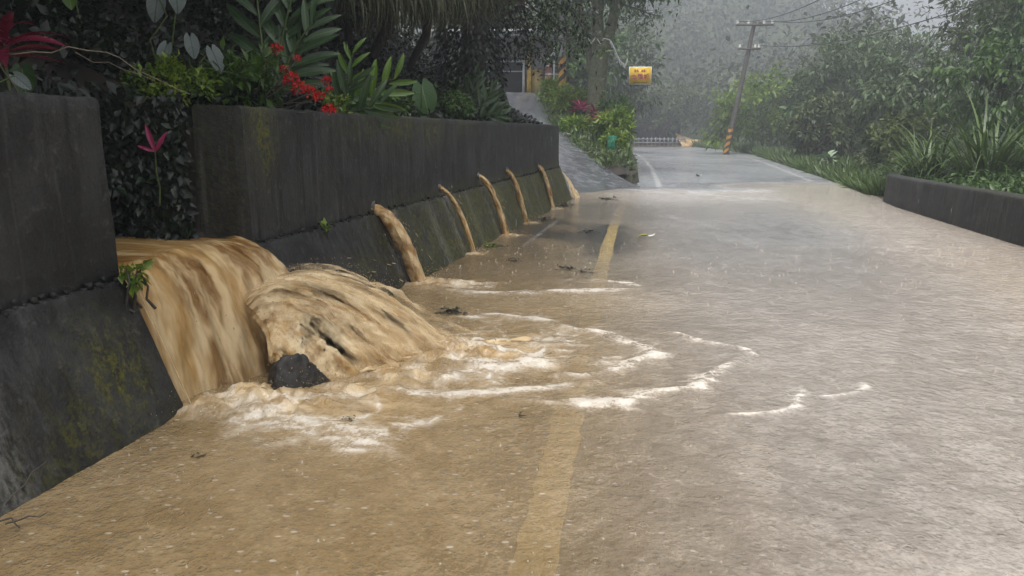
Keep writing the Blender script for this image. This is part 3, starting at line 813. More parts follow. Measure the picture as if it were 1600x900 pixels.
def spray_low(rs, n):
    u = rs.rand(n); u = np.where((u > .25) & (u < .45), u + .3, u); x = np.interp(u, [0, .35, .7, 1], [-1.72, -1.2, -.6, -.25]); y = np.interp(u, [0, .35, .7, 1], [4.2, 4.3, 4.75, 5.4])
    return np.stack([x + .14 * rs.randn(n), y + .14 * rs.randn(n), np.abs(rs.randn(n)) * .07 + .02], 1)

# loose strands and drops torn off the torrent
def strands(name, starts, vels, n, spread, tlen, wid, seed, parent, mat):
    rs = np.random.RandomState(seed); mb = MB(); g = 9.81
    A = {'su': [], 'sv': []}
    for k in range(n):
        i = rs.rand(); p = np.array([np.interp(i, np.linspace(0, 1, len(starts)), [s[j] for s in starts]) for j in range(3)]) + rs.randn(3) * spread
        vel = np.array([np.interp(i, np.linspace(0, 1, len(vels)), [s[j] for s in vels]) for j in range(3)]) * (1 + .18 * rs.randn()) + rs.randn(3) * .12
        t0 = rs.rand() * .30; L = tlen * (.3 + rs.rand())
        ts = t0 + np.linspace(0, L, 5)
        q = p + vel * ts[:, None] - np.array([0, 0, .5 * g]) * (ts ** 2)[:, None]
        if q[:, 2].min() < 0.0: continue
        w = wid * (.35 + rs.rand()) * np.array([.25, .9, 1, .8, .2])
        mb.tube(q, w, 4, cap=False)
    return mb.build(name, mat, parent, True)
def drops_mat():
    t = NT('muddy_spray')
    p = t.bsdf(Base_Color=t.mix(t.noise(t.coord(), 40, 2), (.42, .31, .17), (.72, .62, .45)), Roughness=.25, IOR=1.333)
    tl = t.n('BsdfTranslucent', Color=(.6, .5, .35)); m = t.n('MixShader', Fac=.4); t.set(m.inputs[1], p.outputs[0]); t.set(m.inputs[2], tl.outputs[0])
    tr = t.n('BsdfTransparent'); m2 = t.n('MixShader', Fac=.6); t.set(m2.inputs[1], tr.outputs[0]); t.set(m2.inputs[2], m.outputs[0])
    return t.done(m2)
M_SPRAY = drops_mat()
spray('spray', 4200, 71, torrent, spray_burst)
spray('spray', 4200, 72, torrent, spray_low)
o = strands('strands', [(-1.66, 4.62, .42), (-1.58, 5.35, .52)], [(1.3, .1, .9), (2.6, .4, 1.25)], 110, .045, .010, .003, 5, torrent, M_SPRAY); o['kind'] = 'stuff'
o = strands('strands', [(-1.80, 4.2, .62), (-1.45, 5.3, .62)], [(.5, -.15, -.1), (1.1, -.1, -.2)], 60, .04, .010, .003, 8, torrent, M_SPRAY); o['kind'] = 'stuff'
o = strands('splash_drops', [(-1.75, 4.2, .05), (-1.3, 4.35, .05), (-.9, 4.6, .04), (-.45, 5.1, .05), (-.5, 5.6, .05)], [(.3, -.3, 1.3), (.9, -.2, 1.5)], 260, .06, .012, .0032, 9, torrent, M_SPRAY); o['kind'] = 'stuff'

# boulder the torrent breaks on
def boulder(name, loc, r, seed, mat, label, squash=(1, 1, .8)):
    nu, nv = 64, 44; u, v = np.meshgrid(np.linspace(0, 2 * np.pi, nu, endpoint=False), np.linspace(.02, np.pi - .02, nv), indexing='ij')
    rs_ = np.random.RandomState(seed); pn = rs_.randn(15, 3); pn /= np.linalg.norm(pn, axis=1)[:, None]; pd = .62 + .3 * rs_.rand(15)
    dr = np.stack([np.sin(v) * np.cos(u), np.sin(v) * np.sin(u), np.cos(v)], -1)
    n = np.min(np.where((q := dr @ pn.T) > .05, pd / np.maximum(q, .05), 1.25), -1) * (.80 + .30 * fbm(np.cos(u) * 3 + 9, np.sin(u) * 3 + v * 3 + 9, 5, seed))
    x = r * n * np.sin(v) * np.cos(u) * squash[0]; y = r * n * np.sin(v) * np.sin(u) * squash[1]; z = r * n * np.cos(v) * squash[2]
    F = [(i * nv + j, ((i + 1) % nu) * nv + j, ((i + 1) % nu) * nv + j + 1, i * nv + j + 1) for i in range(nu) for j in range(nv - 1)]
    o = obj(name, mesh(name, np.stack([x, y, z], -1).reshape(-1, 3), np.array(F)), mat, None, loc)
    return tag(o, label, 'boulder')
boulder('boulder', (-1.29, 4.57, .05), .20, 9, M_ROCK, 'black wet boulder half hidden beneath the muddy torrent', (1.05, .8, .95))

# the spouts from the drain holes
def jet(y, z, end, r0, r1, label, seed, name='water_jet', T=None):
    x = float(face(y)); ex, ey = end
    nv, nu = 60, 16
    v = np.linspace(0, 1, nv)
    # launched level, so the drop is pure free fall
    P = np.stack([x - .04 + (ex - x + .04) * v ** .93, y + (ey - y) * v, z - .0 - (z + .01) * v ** 1.85], 1)
    rad = (r0 + (r1 - r0) * v ** 1.2) * (1 + .35 * (vnoise(v * 14, v * 0, seed) - .5))
    T_ = np.gradient(P, axis=0); T_ /= np.linalg.norm(T_, axis=1)[:, None]
    S = np.cross(T_, [0, 0, 1.]); S /= np.linalg.norm(S, axis=1)[:, None]; U = np.cross(S, T_)
    an = np.linspace(0, 2 * np.pi, nu + 1)
    A_, Vv = np.meshgrid(an, v, indexing='ij')
    nz = 1 + .55 * (fbm(np.cos(A_) * 2.2 + 4, np.sin(A_) * 2.2 + Vv * 4, 3, seed) - .5) + .3 * (fbm(np.cos(A_) * 5 + 4, np.sin(A_) * 5 + Vv * 9, 2, seed + 1) - .5)
    Q = P[None] + (rad[None, :, None] * nz[..., None]) * (np.cos(A_)[..., None] * S[None] * 1.1 + np.sin(A_)[..., None] * U[None] * .8)
    at = {'su': A_ / 6.28 * .45, 'sv': Vv * 2.0, 'sw': np.full(A_.shape, seed * 2.3), 'body': np.full(A_.shape, .98) - .42 * Vv, 'froth': .25 + .3 * Vv}
    root = empty(name, (0, 0, 0), label, 'water jet', 'jets of muddy water from the drain holes')
    obj('stream', mesh('stream', Q.reshape(-1, 3), grid_faces(nu + 1, nv), at, True), M_TORR, root)
    sp = strands('splash', [(ex, ey, .03), (ex + .03, ey, .03)], [(.5, 0, .9), (.9, -.2, 1.2)], int(60 + 2200 * r1), .02 + r1 * .5, .016, .0035, seed + 40, root, M_SPRAY)
    sp['kind'] = 'stuff'
    tf = math.sqrt(2 * z / 9.81)
    st_ = strands('fray', [(x, y, z), (x, y, z - r0)], [((ex - x) / tf, (ey - y) / tf, .05), ((ex - x) / tf * 1.1, (ey - y) / tf, 0)], int(40 + 900 * r1), r0 * .55, .016, .003, seed + 60, root, M_SPRAY); st_['kind'] = 'stuff'
    return root
jet(7.72, .79, (-.90, 7.80), .068, .105, 'thickest muddy jet arching from the drain hole nearest the camera', 1)
jet(9.78, .85, (-.47, 9.95), .036, .036, 'thin ochre water jet from the second nearest drain hole', 2)
jet(11.55, .90, (-.07, 11.72), .043, .058, 'pale muddy jet from the middle drain hole of the wall', 3)
jet(13.3, .90, (.24, 13.41), .045, .055, 'steep muddy jet from the second farthest drain hole', 4)
jet(16.0, .86, (.82, 15.95), .05, .062, 'short tan jet from the farthest drain hole', 5)

# trickle at the end of the near wall and the small fall round the wall's far end
trickle = empty('trickle', (0, 0, 0), 'thin grey trickle running down the end of the nearest wall', 'trickle')
sheet('sheet', lambda u, v: (-2.03 + .30 * v + .05 * u * (1 - v), 4.145 - .03 * np.ones_like(u) + .03 * u - .0 * v, .80 - .80 * v + .02), 20, 40, trickle, 31, lambda u, v: .42 * edges(u, .3, .3), lambda u, v: .6 + 0 * u, .01)
runoff = empty('runoff', (0, 0, 0), 'small tan fall of water spilling round the far wall end', 'runoff')
sheet('sheet', lambda u, v: (1.02 + .10 * u + .55 * v * (.6 + .5 * u), 18.55 + .9 * u - .2 * v, .72 - .2 * u - .70 * v ** 1.6 + .04), 40, 40, runoff, 34, lambda u, v: .62 * edges(u, .15, .25), lambda u, v: .9 + 0 * u, .05)

# ------------------------------------------------------------------ foliage builders
def leaf_mesh_arrays(C, D, N, L, W, var, fold=.18, droop=.15):
    """one small leaf per row: centre base C, direction D, normal N (all (n,3)), length L, width W"""
    n = len(C)
    D = D / (np.linalg.norm(D, axis=1)[:, None] + 1e-9)
    S = np.cross(D, N); S /= np.linalg.norm(S, axis=1)[:, None] + 1e-9
    N = np.cross(S, D)
    L = np.broadcast_to(L, (n,))[:, None]; W = np.broadcast_to(W, (n,))[:, None]
    b = C; m = C + D * L * .45
    l = m - S * W * .5 + N * W * fold; r = m + S * W * .5 + N * W * fold
    t = C + D * L - N * L * droop
    V = np.stack([b, l, m, r, t], 1).reshape(-1, 3)
    k = np.arange(n)[:, None] * 5
    F = np.concatenate([k + [0, 2, 1], k + [0, 3, 2], k + [1, 2, 4], k + [2, 3, 4]], 0)
    return V, F, np.repeat(np.broadcast_to(var, (n,)), 5)

def crown_mesh(name, seed, rad, nclust, nleaf, L, W, droop=.5, shell=.45, lump=.5, sig=.16, flat=0.0, bottom=-1.0):
    rs = np.random.RandomState(seed)
    rad = np.array(rad, float)
    d = rs.randn(nclust * 2, 3); d /= np.linalg.norm(d, axis=1)[:, None]
    d = d[d[:, 2] > bottom][:nclust]; nclust = len(d)
    az = np.arctan2(d[:, 1], d[:, 0])
    lumpy = 1 + lump * (fbm(np.cos(az) * 1.6 + 3 + d[:, 2] * 1.7, np.sin(az) * 1.6 + 7 + d[:, 2], 3, seed) - .5) * 2
    r = (shell + (1 - shell) * rs.rand(nclust) ** .6) * lumpy
    cc = d * r[:, None] * rad
    cv = np.clip(.5 + .28 * rs.randn(nclust) + .15 * d[:, 2], 0, 1)
    C = np.repeat(cc, nleaf, 0); n = len(C)
    off = rs.randn(n, 3); off /= np.linalg.norm(off, axis=1)[:, None]
    s = sig * rad.mean()
    csz = np.repeat(.6 + .8 * rs.rand(nclust), nleaf)[:, None]
    C = C + off * s * csz * (rs.rand(n, 1) ** .5) * np.array([1, 1, .75])
    D = off + np.repeat(d, nleaf, 0) * .6 + np.array([0, 0, -droop]) + rs.randn(n, 3) * .35
    N = np.array([0, 0, 1.]) + rs.randn(n, 3) * .45 + np.repeat(d, nleaf, 0) * .4
    var = np.clip(np.repeat(cv, nleaf) + .16 * rs.randn(n), 0, 1)
    sc = .45 + 1.1 * rs.rand(n) ** 1.6
    V, F, a = leaf_mesh_arrays(C, D, N, L * sc, W * sc * (.8 + .4 * rs.rand(n)), var)
    return mesh(name, V, F, {'var': a})

def limb(mb, p0, p1, r0, r1, rs, wob=.06, n=7, sides=7):
    t = np.linspace(0, 1, n)[:, None]
    P = np.array(p0) * (1 - t) + np.array(p1) * t
    ln = np.linalg.norm(np.array(p1) - np.array(p0))
    P[1:-1] += rs.randn(n - 2, 3) * wob * ln
    mb.tube(P, r0 + (r1 - r0) * t[:, 0], sides)

def trunk_mesh(name, seed, h, r, spread, nl=7, lean=(0, 0), fork=.4, wob=.03):
    rs = np.random.RandomState(seed); mb = MB()
    top = np.array([lean[0], lean[1], h])
    limb(mb, (0, 0, -.4), top, r, r * .35, rs, wob, 9, 9)
    for k in range(nl):
        f = fork + (1 - fork) * (k + .5) / nl
        a = k * 2.4 + rs.rand(); q = top * f
        e = q + np.array([math.cos(a) * spread[0], math.sin(a) * spread[1], spread[2] * (.3 + .7 * rs.rand())]) * (.6 + .5 * rs.rand())
        limb(mb, q, e, r * (.55 - .3 * f), r * .08, rs, .07)
        e2 = q + (e - q) * .6
        limb(mb, e2, e2 + rs.randn(3) * np.array(spread) * .35, r * .16, r * .04, rs, .08, 5, 5)
    V = np.vstack(mb.V); F = [np.vstack(f) for f in (mb.F3, mb.F4) if f]
    return mesh(name, V, F, None, True)

def copy_tree(root, loc, label, rz=0.0, scale=1.0, group=None, sz=None, mat=None):
    r = root.copy(); COL.objects.link(r)
    r.location = loc; r.rotation_euler = (0, 0, rz); r.scale = (scale, scale, sz or scale)
    r['label'] = label
    if group: r['group'] = group
    for ch in list(root.children):
        c = ch.copy(); COL.objects.link(c); c.parent = r
        for g in list(ch.children):
            d = g.copy(); COL.objects.link(d); d.parent = c
    return r

def tree(name, loc, h, crown_c, rad, seed, mat, label, cat='tree', group=None, trunk_r=.16, nclust=260, nleaf=34, L=.26, W=.10, lean=(0, 0), droop=.5, shell=.4, lump=.5, sig=.15, bark=None, bottom=-1.0, rz=0, nl=8):
    root = empty(name, loc, label, cat, group, rz)
    obj('trunk', trunk_mesh('trunk', seed, h, trunk_r, (rad[0] * .7, rad[1] * .7, rad[2] * .6), nl, lean), bark or M_BARK, root)
    c = obj('crown', crown_mesh('crown', seed + 1, rad, nclust, nleaf, L, W, droop, shell, lump, sig, bottom=bottom), mat, root)
    c.location = crown_c
    return root

def shrub(name, loc, rad, seed, mat, label, cat='shrub', group=None, nclust=120, nleaf=26, L=.09, W=.04, droop=.1, shell=.35, sig=.2, lump=.5, rz=0):
    root = empty(name, loc, label, cat, group, rz)
    rs = np.random.RandomState(seed); mb = MB()
    for k in range(6):
        a = rs.rand() * 6.28
        limb(mb, (rs.randn() * .05, rs.randn() * .05, -.12), (math.cos(a) * rad[0] * .6, math.sin(a) * rad[1] * .6, rad[2] * (1.0 + .6 * rs.rand())), .018 * rad[2] + .008, .004, rs, .08, 5, 5)
    mb.build('stem', M_BARK, root, True)
    c = obj('foliage', crown_mesh('foliage', seed + 1, rad, nclust, nleaf, L, W, droop, shell, lump, sig, bottom=-.75), mat, root)
    c.location = (0, 0, rad[2] * .95)
    return root

# -- single large leaves: y runs along the blade
def blade_mesh(name, L, W, bend, shape='lance', nseg=9, fold=.22, wave=0.0, twist=0.0):
    v = np.linspace(0, 1, nseg)
    if shape == 'lance': w = np.sin(np.pi * np.clip(v * .93 + .05, 0, 1)) ** .75
    elif shape == 'strap': w = np.clip(np.minimum(v * 6 + .35, (1 - v) * 2.2), 0.02, 1)
    else: w = np.sqrt(np.clip(1 - ((v - .38) / .62) ** 2, 0, 1)) * np.where(v < .38, 1, (1 - ((v - .38) / .62) ** 1.5) ** .35) ; w[-1] = .01; w[0] = .55 if shape == 'heart' else .12
    w = np.maximum(w, .012)
    ang = bend * v; seg = L / (nseg - 1)
    yy = np.concatenate([[0], np.cumsum(np.cos(ang[:-1]) * seg)]); zz = np.concatenate([[0], np.cumsum(-np.sin(ang[:-1]) * seg)])
    cols = np.array([-1, -.55, 0, .55, 1.0])
    X = w[:, None] * W * .5 * cols[None]; Yy = np.repeat(yy[:, None], 5, 1); Z = np.repeat(zz[:, None], 5, 1) + np.abs(cols)[None] * w[:, None] * W * fold
    Z = Z + wave * W * np.sin(v * 22)[:, None] * np.abs(cols)[None] ** 2
    if shape == 'heart':                       # two lobes reach back past the stalk
        back = np.array([.16, .22, 0, .22, .16]) * L
        Yy[0] -= back * 1.0; Yy[1] -= back * .35
    if twist: X, Z = X * np.cos(twist * v)[:, None] - (Z - zz[:, None]) * np.sin(twist * v)[:, None], zz[:, None] + X * np.sin(twist * v)[:, None] + (Z - zz[:, None]) * np.cos(twist * v)[:, None]
    return mesh(name, np.stack([X, Yy, Z], -1).reshape(-1, 3), grid_faces(nseg, 5), {'var': np.repeat(v, 5)}, True)

def orient(o, pos, d, up=(0, 0, 1), roll=0.0, s=1.0):
    d = Vector(d).normalized(); up = Vector(up)
    x = d.cross(up)
    if x.length < 1e-3: x = Vector((1, 0, 0))
    x.normalize(); z = x.cross(d)
    m = Matrix((x, d, z)).transposed().to_4x4()
    o.matrix_local = Matrix.Translation(pos) @ m @ Matrix.Rotation(roll, 4, 'Y') @ Matrix.Diagonal((s, s, s, 1))
    return o

LEAFM = {}
def leafm(key, mat, *a, **k):
    if key not in LEAFM:
        me = blade_mesh('leaf', *a, **k); me.materials.append(mat); LEAFM[key] = me
    return LEAFM[key]

def rosette(name, loc, label, cat, meshes, n, stem_h, seed, up=.7, group=None, stem_r=.012, smin=.7, lean=(0, 0), droopy=.0, stem=True):
    root = empty(name, loc, label, cat, group); rs = np.random.RandomState(seed)
    if stem:
        mb = MB(); limb(mb, (0, 0, -.15), (lean[0], lean[1], stem_h), stem_r, stem_r * .8, rs, .02, 6, 7); mb.build('stem', M_TWIG if False else M_STEM, root, True)
    for k in range(n):
        a = k * 2.39996 + rs.rand() * .5; f = k / max(1, n - 1)
        el = up * (.15 + 1.0 * f) - droopy * (1 - f)
        d = (math.cos(a) * math.cos(el), math.sin(a) * math.cos(el), math.sin(el))
        o = bpy.data.objects.new('leaf', meshes[k % len(meshes)]); link(o, root)
        orient(o, (lean[0], lean[1], stem_h * (.8 + .2 * f)), d, roll=rs.randn() * .25, s=smin + (1 - smin) * rs.rand())
    return root

def blades_mesh(name, seed, n, L, W, spread, bend, base_r, nseg=6, up=1.0):
    """grass tuft: many narrow arching blades in one mesh"""
    rs = np.random.RandomState(seed); Vs = []; Fs = []; As = []; k0 = 0
    a = rs.rand(n) * 6.283; rr = base_r * np.sqrt(rs.rand(n)); el = up * (1.45 - spread * rs.rand(n))
    l = L * (.35 + .85 * rs.rand(n)); w = W * (.6 + .6 * rs.rand(n)); bd = bend * (.5 + rs.rand(n)); va = np.clip(.5 + .25 * rs.randn(n), 0, 1)
    v = np.linspace(0, 1, nseg)
    E = el[:, None] - bd[:, None] * v[None] ** 1.3
    seg = (l / (nseg - 1))[:, None]
    h = np.concatenate([np.zeros((n, 1)), np.cumsum(np.cos(E[:, :-1]) * seg, 1)], 1); z = np.concatenate([np.zeros((n, 1)), np.cumsum(np.sin(E[:, :-1]) * seg, 1)], 1)
    ca, sa = np.cos(a)[:, None], np.sin(a)[:, None]
    b = rs.rand(n) * 6.283
    cx = rr * np.cos(b); cyy = rr * np.sin(b)
    ww = w[:, None] * np.minimum(1, (1 - v) * 2.5 + .04)[None] * .5
    P = np.stack([cx[:, None] + ca * h, cyy[:, None] + sa * h, z], -1); S = np.stack([-sa + 0 * h, ca + 0 * h, 0 * h], -1)
    V = np.stack([P - S * ww[..., None], P + S * ww[..., None]], 2).reshape(-1, 3)
    base = (np.arange(n) * nseg * 2)[:, None] + (np.arange(nseg - 1) * 2)[None]
    F = np.stack([base, base + 1, base + 3, base + 2], -1).reshape(-1, 4)
    return mesh(name, V, F, {'var': np.repeat(va, nseg * 2)})

def bank_pt(Y, d): return (float(face(Y)) - d, Y, float(bank_z(np.array(d), np.array(Y))))

# ------------------------------------------------------------------ undergrowth and plants on the left bank
rs = np.random.RandomState(12)
n = 38000
Yg = rs.rand(n) * 17.5 + .8; dg = .40 + 4.6 * rs.rand(n) ** 1.6
Yg[:9000] = 2.2 + 4.2 * rs.rand(9000); dg[:9000] = .40 + 2.2 * rs.rand(9000)
keep = ~((Yg > GAP0 - .1) & (Yg < GAP1 + .1) & (dg < 1.0))
Yg, dg = Yg[keep], dg[keep]
Zg = bank_z(dg, Yg) + rs.rand(len(Yg)) * .22 * (.4 + .9 * vnoise(Yg * 2, dg * 2, 4))
C = np.stack([face(Yg) - dg, Yg, Zg], 1); n = len(C)
D = np.array([.55, -.25, .1]) + rs.randn(n, 3) * .6; N = np.array([.35, -.3, .8]) + rs.randn(n, 3) * .5
sc = .6 + .8 * rs.rand(n)
V, F, a = leaf_mesh_arrays(C, D, N, .085 * sc, .05 * sc, np.clip(fbm(Yg * 1.5, dg * 2, 3, 6) + .2 * rs.randn(n), 0, 1))
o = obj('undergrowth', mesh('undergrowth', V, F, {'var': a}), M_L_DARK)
tag(o, 'dark low undergrowth covering the bank behind the wall', 'undergrowth', kind='stuff')
# leaves that hang into the back of the gap
n = 3600
Yg = GAP0 - .15 + (GAP1 - GAP0 + .3) * rs.rand(n); zg = .74 + 1.1 * rs.rand(n)
C = np.stack([face(Yg) - (.92 + .35 * rs.rand(n) - .25 * vnoise(Yg * 5, zg * 5, 8)), Yg, zg], 1)
D = np.array([.3, -.2, -.6]) + rs.randn(n, 3) * .5; N = np.array([.8, -.5, .5]) + rs.randn(n, 3) * .4; sc = .5 + .9 * rs.rand(n)
V, F, a = leaf_mesh_arrays(C, D, N, .08 * sc, .045 * sc, np.clip(.35 + .3 * rs.randn(n), 0, 1))
n2 = 2200; dg2 = .38 + .75 * rs.rand(n2); yg2 = GAP1 + .02 - .10 * rs.rand(n2) - .1 * vnoise(dg2 * 6, dg2 * 3, 5); zg2 = .80 + .95 * rs.rand(n2)
C2 = np.stack([face(yg2) - dg2, yg2, zg2], 1); sc2 = .5 + .8 * rs.rand(n2)
V2, F2, a2 = leaf_mesh_arrays(C2, np.array([.3, -.3, -.6]) + rs.randn(n2, 3) * .5, np.array([.3, -.9, .4]) + rs.randn(n2, 3) * .4, .075 * sc2, .042 * sc2, np.clip(.35 + .3 * rs.randn(n2), 0, 1))
F = np.vstack([F, F2 + len(V)]); V = np.vstack([V, V2]); a = np.concatenate([a, a2])
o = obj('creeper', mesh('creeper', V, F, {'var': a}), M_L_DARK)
tag(o, 'dark creeper leaves hanging at the back of the wall gap', 'creeper', kind='stuff')

# dark bushes filling the bank
for i, (Y, d, rx, rz_, lab) in enumerate([
        (2.9, 1.35, .75, .55, 'dark leafy bush at the far left above the nearest wall'),
        (4.0, 2.0, .85, .75, 'dark bush behind the crimson plant above the nearest wall'),
        (5.2, 2.1, .8, .8, 'dark bush directly above the gap in the wall'),
        (6.3, 1.9, .8, .75, 'dark bush behind the red flowering shrub'),
        (7.6, 2.3, .95, .95, 'dark bush behind the tall ginger stems'),
        (9.2, 2.4, 1.0, 1.0, 'dark bush beneath the hanging grass'),
        (11.0, 2.3, 1.0, 1.1, 'dark bush left of the ivy covered trunk')]):
    x, y, z = bank_pt(Y, d)
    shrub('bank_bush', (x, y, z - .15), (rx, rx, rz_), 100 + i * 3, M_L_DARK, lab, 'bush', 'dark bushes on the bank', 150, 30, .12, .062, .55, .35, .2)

# small-leaved hedge with ixora blooms near the corner of the far wall
shrub('box_shrub', bank_pt(5.75, .62), (.26, .34, .17), 140, M_L_LIME, 'low bright green shrub on the corner of the far wall', 'shrub', None, 90, 18, .045, .024, -.3, .3, .24)
shrub('box_shrub', bank_pt(6.55, .66), (.24, .30, .20), 141, M_L_MID, 'low glossy green shrub left of the tall ginger', 'shrub', None, 80, 18, .05, .026, -.3, .3, .24)
shrub('sapling', bank_pt(4.05, .55), (.075, .075, .11), 143, M_L_LIME, 'small lime green sprig above the nearest wall end', 'sapling', None, 16, 6, .055, .026, -.2, .3, .3)

def flower_head(seed, r):
    rs = np.random.RandomState(seed); n = 70
    d = rs.randn(n, 3); d[:, 2] = np.abs(d[:, 2]) - .2; d /= np.linalg.norm(d, axis=1)[:, None]
    C = d * r * .72
    V, F, a = leaf_mesh_arrays(C, d + rs.randn(n, 3) * .7, rs.randn(n, 3) + d, r * .5, r * .26, rs.rand(n))
    return mesh('flower_head', V, F, {'var': a})
FH = [flower_head(s, .055) for s in (1, 2, 3)]
for m in FH: m.materials.append(M_RED)
ix = empty('ixora', bank_pt(6.25, .55), 'flowering shrub with clusters of red blooms above the far wall', 'flowering shrub')
mb = MB(); ixb = np.array(bank_pt(6.25, .55))
heads = [(-1.83, 6.45, 2.13, 1.0), (-1.66, 6.4, 2.06, .6), (-1.70, 6.35, 1.90, 1.15), (-1.64, 6.35, 1.84, 1.1), (-1.58, 6.38, 1.80, 1.15), (-1.50, 6.4, 1.77, .9), (-1.46, 6.5, 1.90, .75), (-1.44, 6.5, 1.83, .6), (-1.42, 6.35, 1.67, 1.0), (-1.76, 6.4, 1.98, .7)]
rs = np.random.RandomState(5)
for x, y, z, s in heads:
    limb(mb, (rs.randn() * .03 - .05, rs.randn() * .03, -.1), np.array((x, y, z)) - ixb, .008, .004, rs, .05, 5, 5)
mb.build('stem', M_BARK, ix, True)
for k, (x, y, z, s) in enumerate(heads):
    o = bpy.data.objects.new('flower_head', FH[k % 3]); link(o, ix); o.location = np.array((x, y, z)) - ixb; o.scale = (s,) * 3; o.rotation_euler = (rs.randn() * .3, rs.randn() * .3, k)
o = obj('foliage', crown_mesh('foliage', 161, (.30, .36, .24), 70, 14, .09, .035, .3, .3, .4, .25), M_L_MID, ix); o.location = (.1, .1, .25)

# crimson cordylines
cl = [leafm(('cord', k), M_PINK, .42, .075, .5 + .35 * k, 'lance', 8, .2) for k in range(3)]
cp = [leafm(('cordp', k), M_PINKB, .30, .055, .3 + .3 * k, 'lance', 8, .2) for k in range(2)]
rosette('cordyline', (-2.62, 3.75, 1.66), 'crimson leaved cordyline in the top left corner', 'cordyline', cl, 16, .34, 3, .9, 'cordylines', .014, .7)
rosette('cordyline', (-2.78, 4.55, 1.62), 'dark red cordyline behind the nearest wall end', 'cordyline', cl, 12, .36, 4, .8, 'cordylines', .014, .7)
rosette('cordyline', (-3.05, 4.1, 2.0), 'pink and crimson cordyline cut by the left picture edge', 'cordyline', cp, 10, .42, 6, .9, 'cordylines', .014, .8)
# the pink shoot in the gap: three leaves that face the road
cg = empty('cordyline', (-2.33, 5.3, 1.28), 'small pink three-leaved cordyline shoot inside the wall gap', 'cordyline', 'cordylines')
mb = MB(); limb(mb, (0, 0, -.25), (0, 0, .12), .006, .005, np.random.RandomState(1), .02, 4, 6); mb.build('stem', M_STEM, cg, True)
for d, s in (((-.22, -.15, .95), .62), ((.55, -.15, .8), .52), ((-.9, -.2, .35), .4)):
    o = bpy.data.objects.new('leaf', cp[0]); link(o, cg); orient(o, (0, 0, .1), d, (.2, -1, .2), 0, s)

# broad heart-shaped leaves on stalks
def taro(name, loc, label, leaves, mat_key, mat, cat='taro plant', L=.26, W=.2, stalk=.008, shape='heart'):
    root = empty(name, loc, label, cat)
    mb = MB(); rs = np.random.RandomState(len(leaves) + int(abs(loc[1]) * 10))
    me = leafm((mat_key, L, W), mat, L, W, .35, shape, 12, .10)
    for (dx, dy, dz, dirv, nrm, s) in leaves:
        limb(mb, (rs.randn() * .02, rs.randn() * .02, -.1), (dx, dy, dz), stalk, stalk * .6, rs, .05, 6, 6)
    mb.build('stalk', M_STEM, root, True)
    for (dx, dy, dz, dirv, nrm, s) in leaves:
        o = bpy.data.objects.new('leaf', me); link(o, root); orient(o, (dx, dy, dz), dirv, nrm, 0, s)
    return root
taro('taro_plant', bank_pt(10.6, .52), 'single big round taro leaf standing above the far wall', [(.05, 0, .50, (.25, -.05, -.9), (.35, -.9, .3), 1.6)], 'taro', M_TARO)
taro('taro_plant', bank_pt(5.95, .8), 'silvery grey-green caladium leaves left of the ginger', [(-.05, .1, .72, (-.1, -.2, -.8), (.3, -.9, .3), 1.0), (.12, 0, .78, (.15, -.2, -.95), (.6, -.7, .2), 1.05), (.2, 0, .42, (.2, -.2, -.8), (.4, -.8, .4), .8), (.05, -.05, .36, (-.2, -.3, -.7), (.2, -.9, .3), .75), (.33, .05, .34, (.4, -.1, -.9), (.6, -.7, .2), .9)], 'cala', M_CALA, 'caladium', .2, .13)
taro('taro_plant', bank_pt(4.55, 1.15), 'dark heart-shaped leaves climbing above the wall gap', [(-.15, 0, .55, (-.2, -.3, -.6), (.2, -.8, .5), .75), (.05, .1, .62, (.3, -.3, -.6), (.3, -.8, .5), .7), (.32, .2, .60, (.2, -.3, -.7), (.3, -.8, .4), .75), (-.35, .05, .45, (-.3, -.2, -.7), (.1, -.9, .4), .7), (.2, .1, .42, (.1, -.3, -.7), (.2, -.9, .4), .6)], 'vine', M_TARO, 'climber', .24, .17)
taro('taro_plant', (-2.72, 4.0, 1.66), 'grey-green veined leaf beside the crimson cordyline', [(.0, 0, .28, (.1, -.2, -.7), (.2, -.9, .4), .62), (.25, .1, .12, (.6, 0, -.5), (.2, -.9, .5), .5)], 'cala', M_CALA, 'caladium', .2, .13)
taro('taro_plant', bank_pt(6.0, 1.35), 'light green vine leaves above the low bright shrub', [(-.3, 0, .42, (-.1, -.3, -.7), (.2, -.9, .4), .8), (-.15, .05, .46, (.2, -.3, -.7), (.3, -.8, .4), .7), (-.45, 0, .30, (-.3, -.3, -.6), (.2, -.9, .4), .6)], 'brt', M_BRIGHT, 'climber', .2, .15)

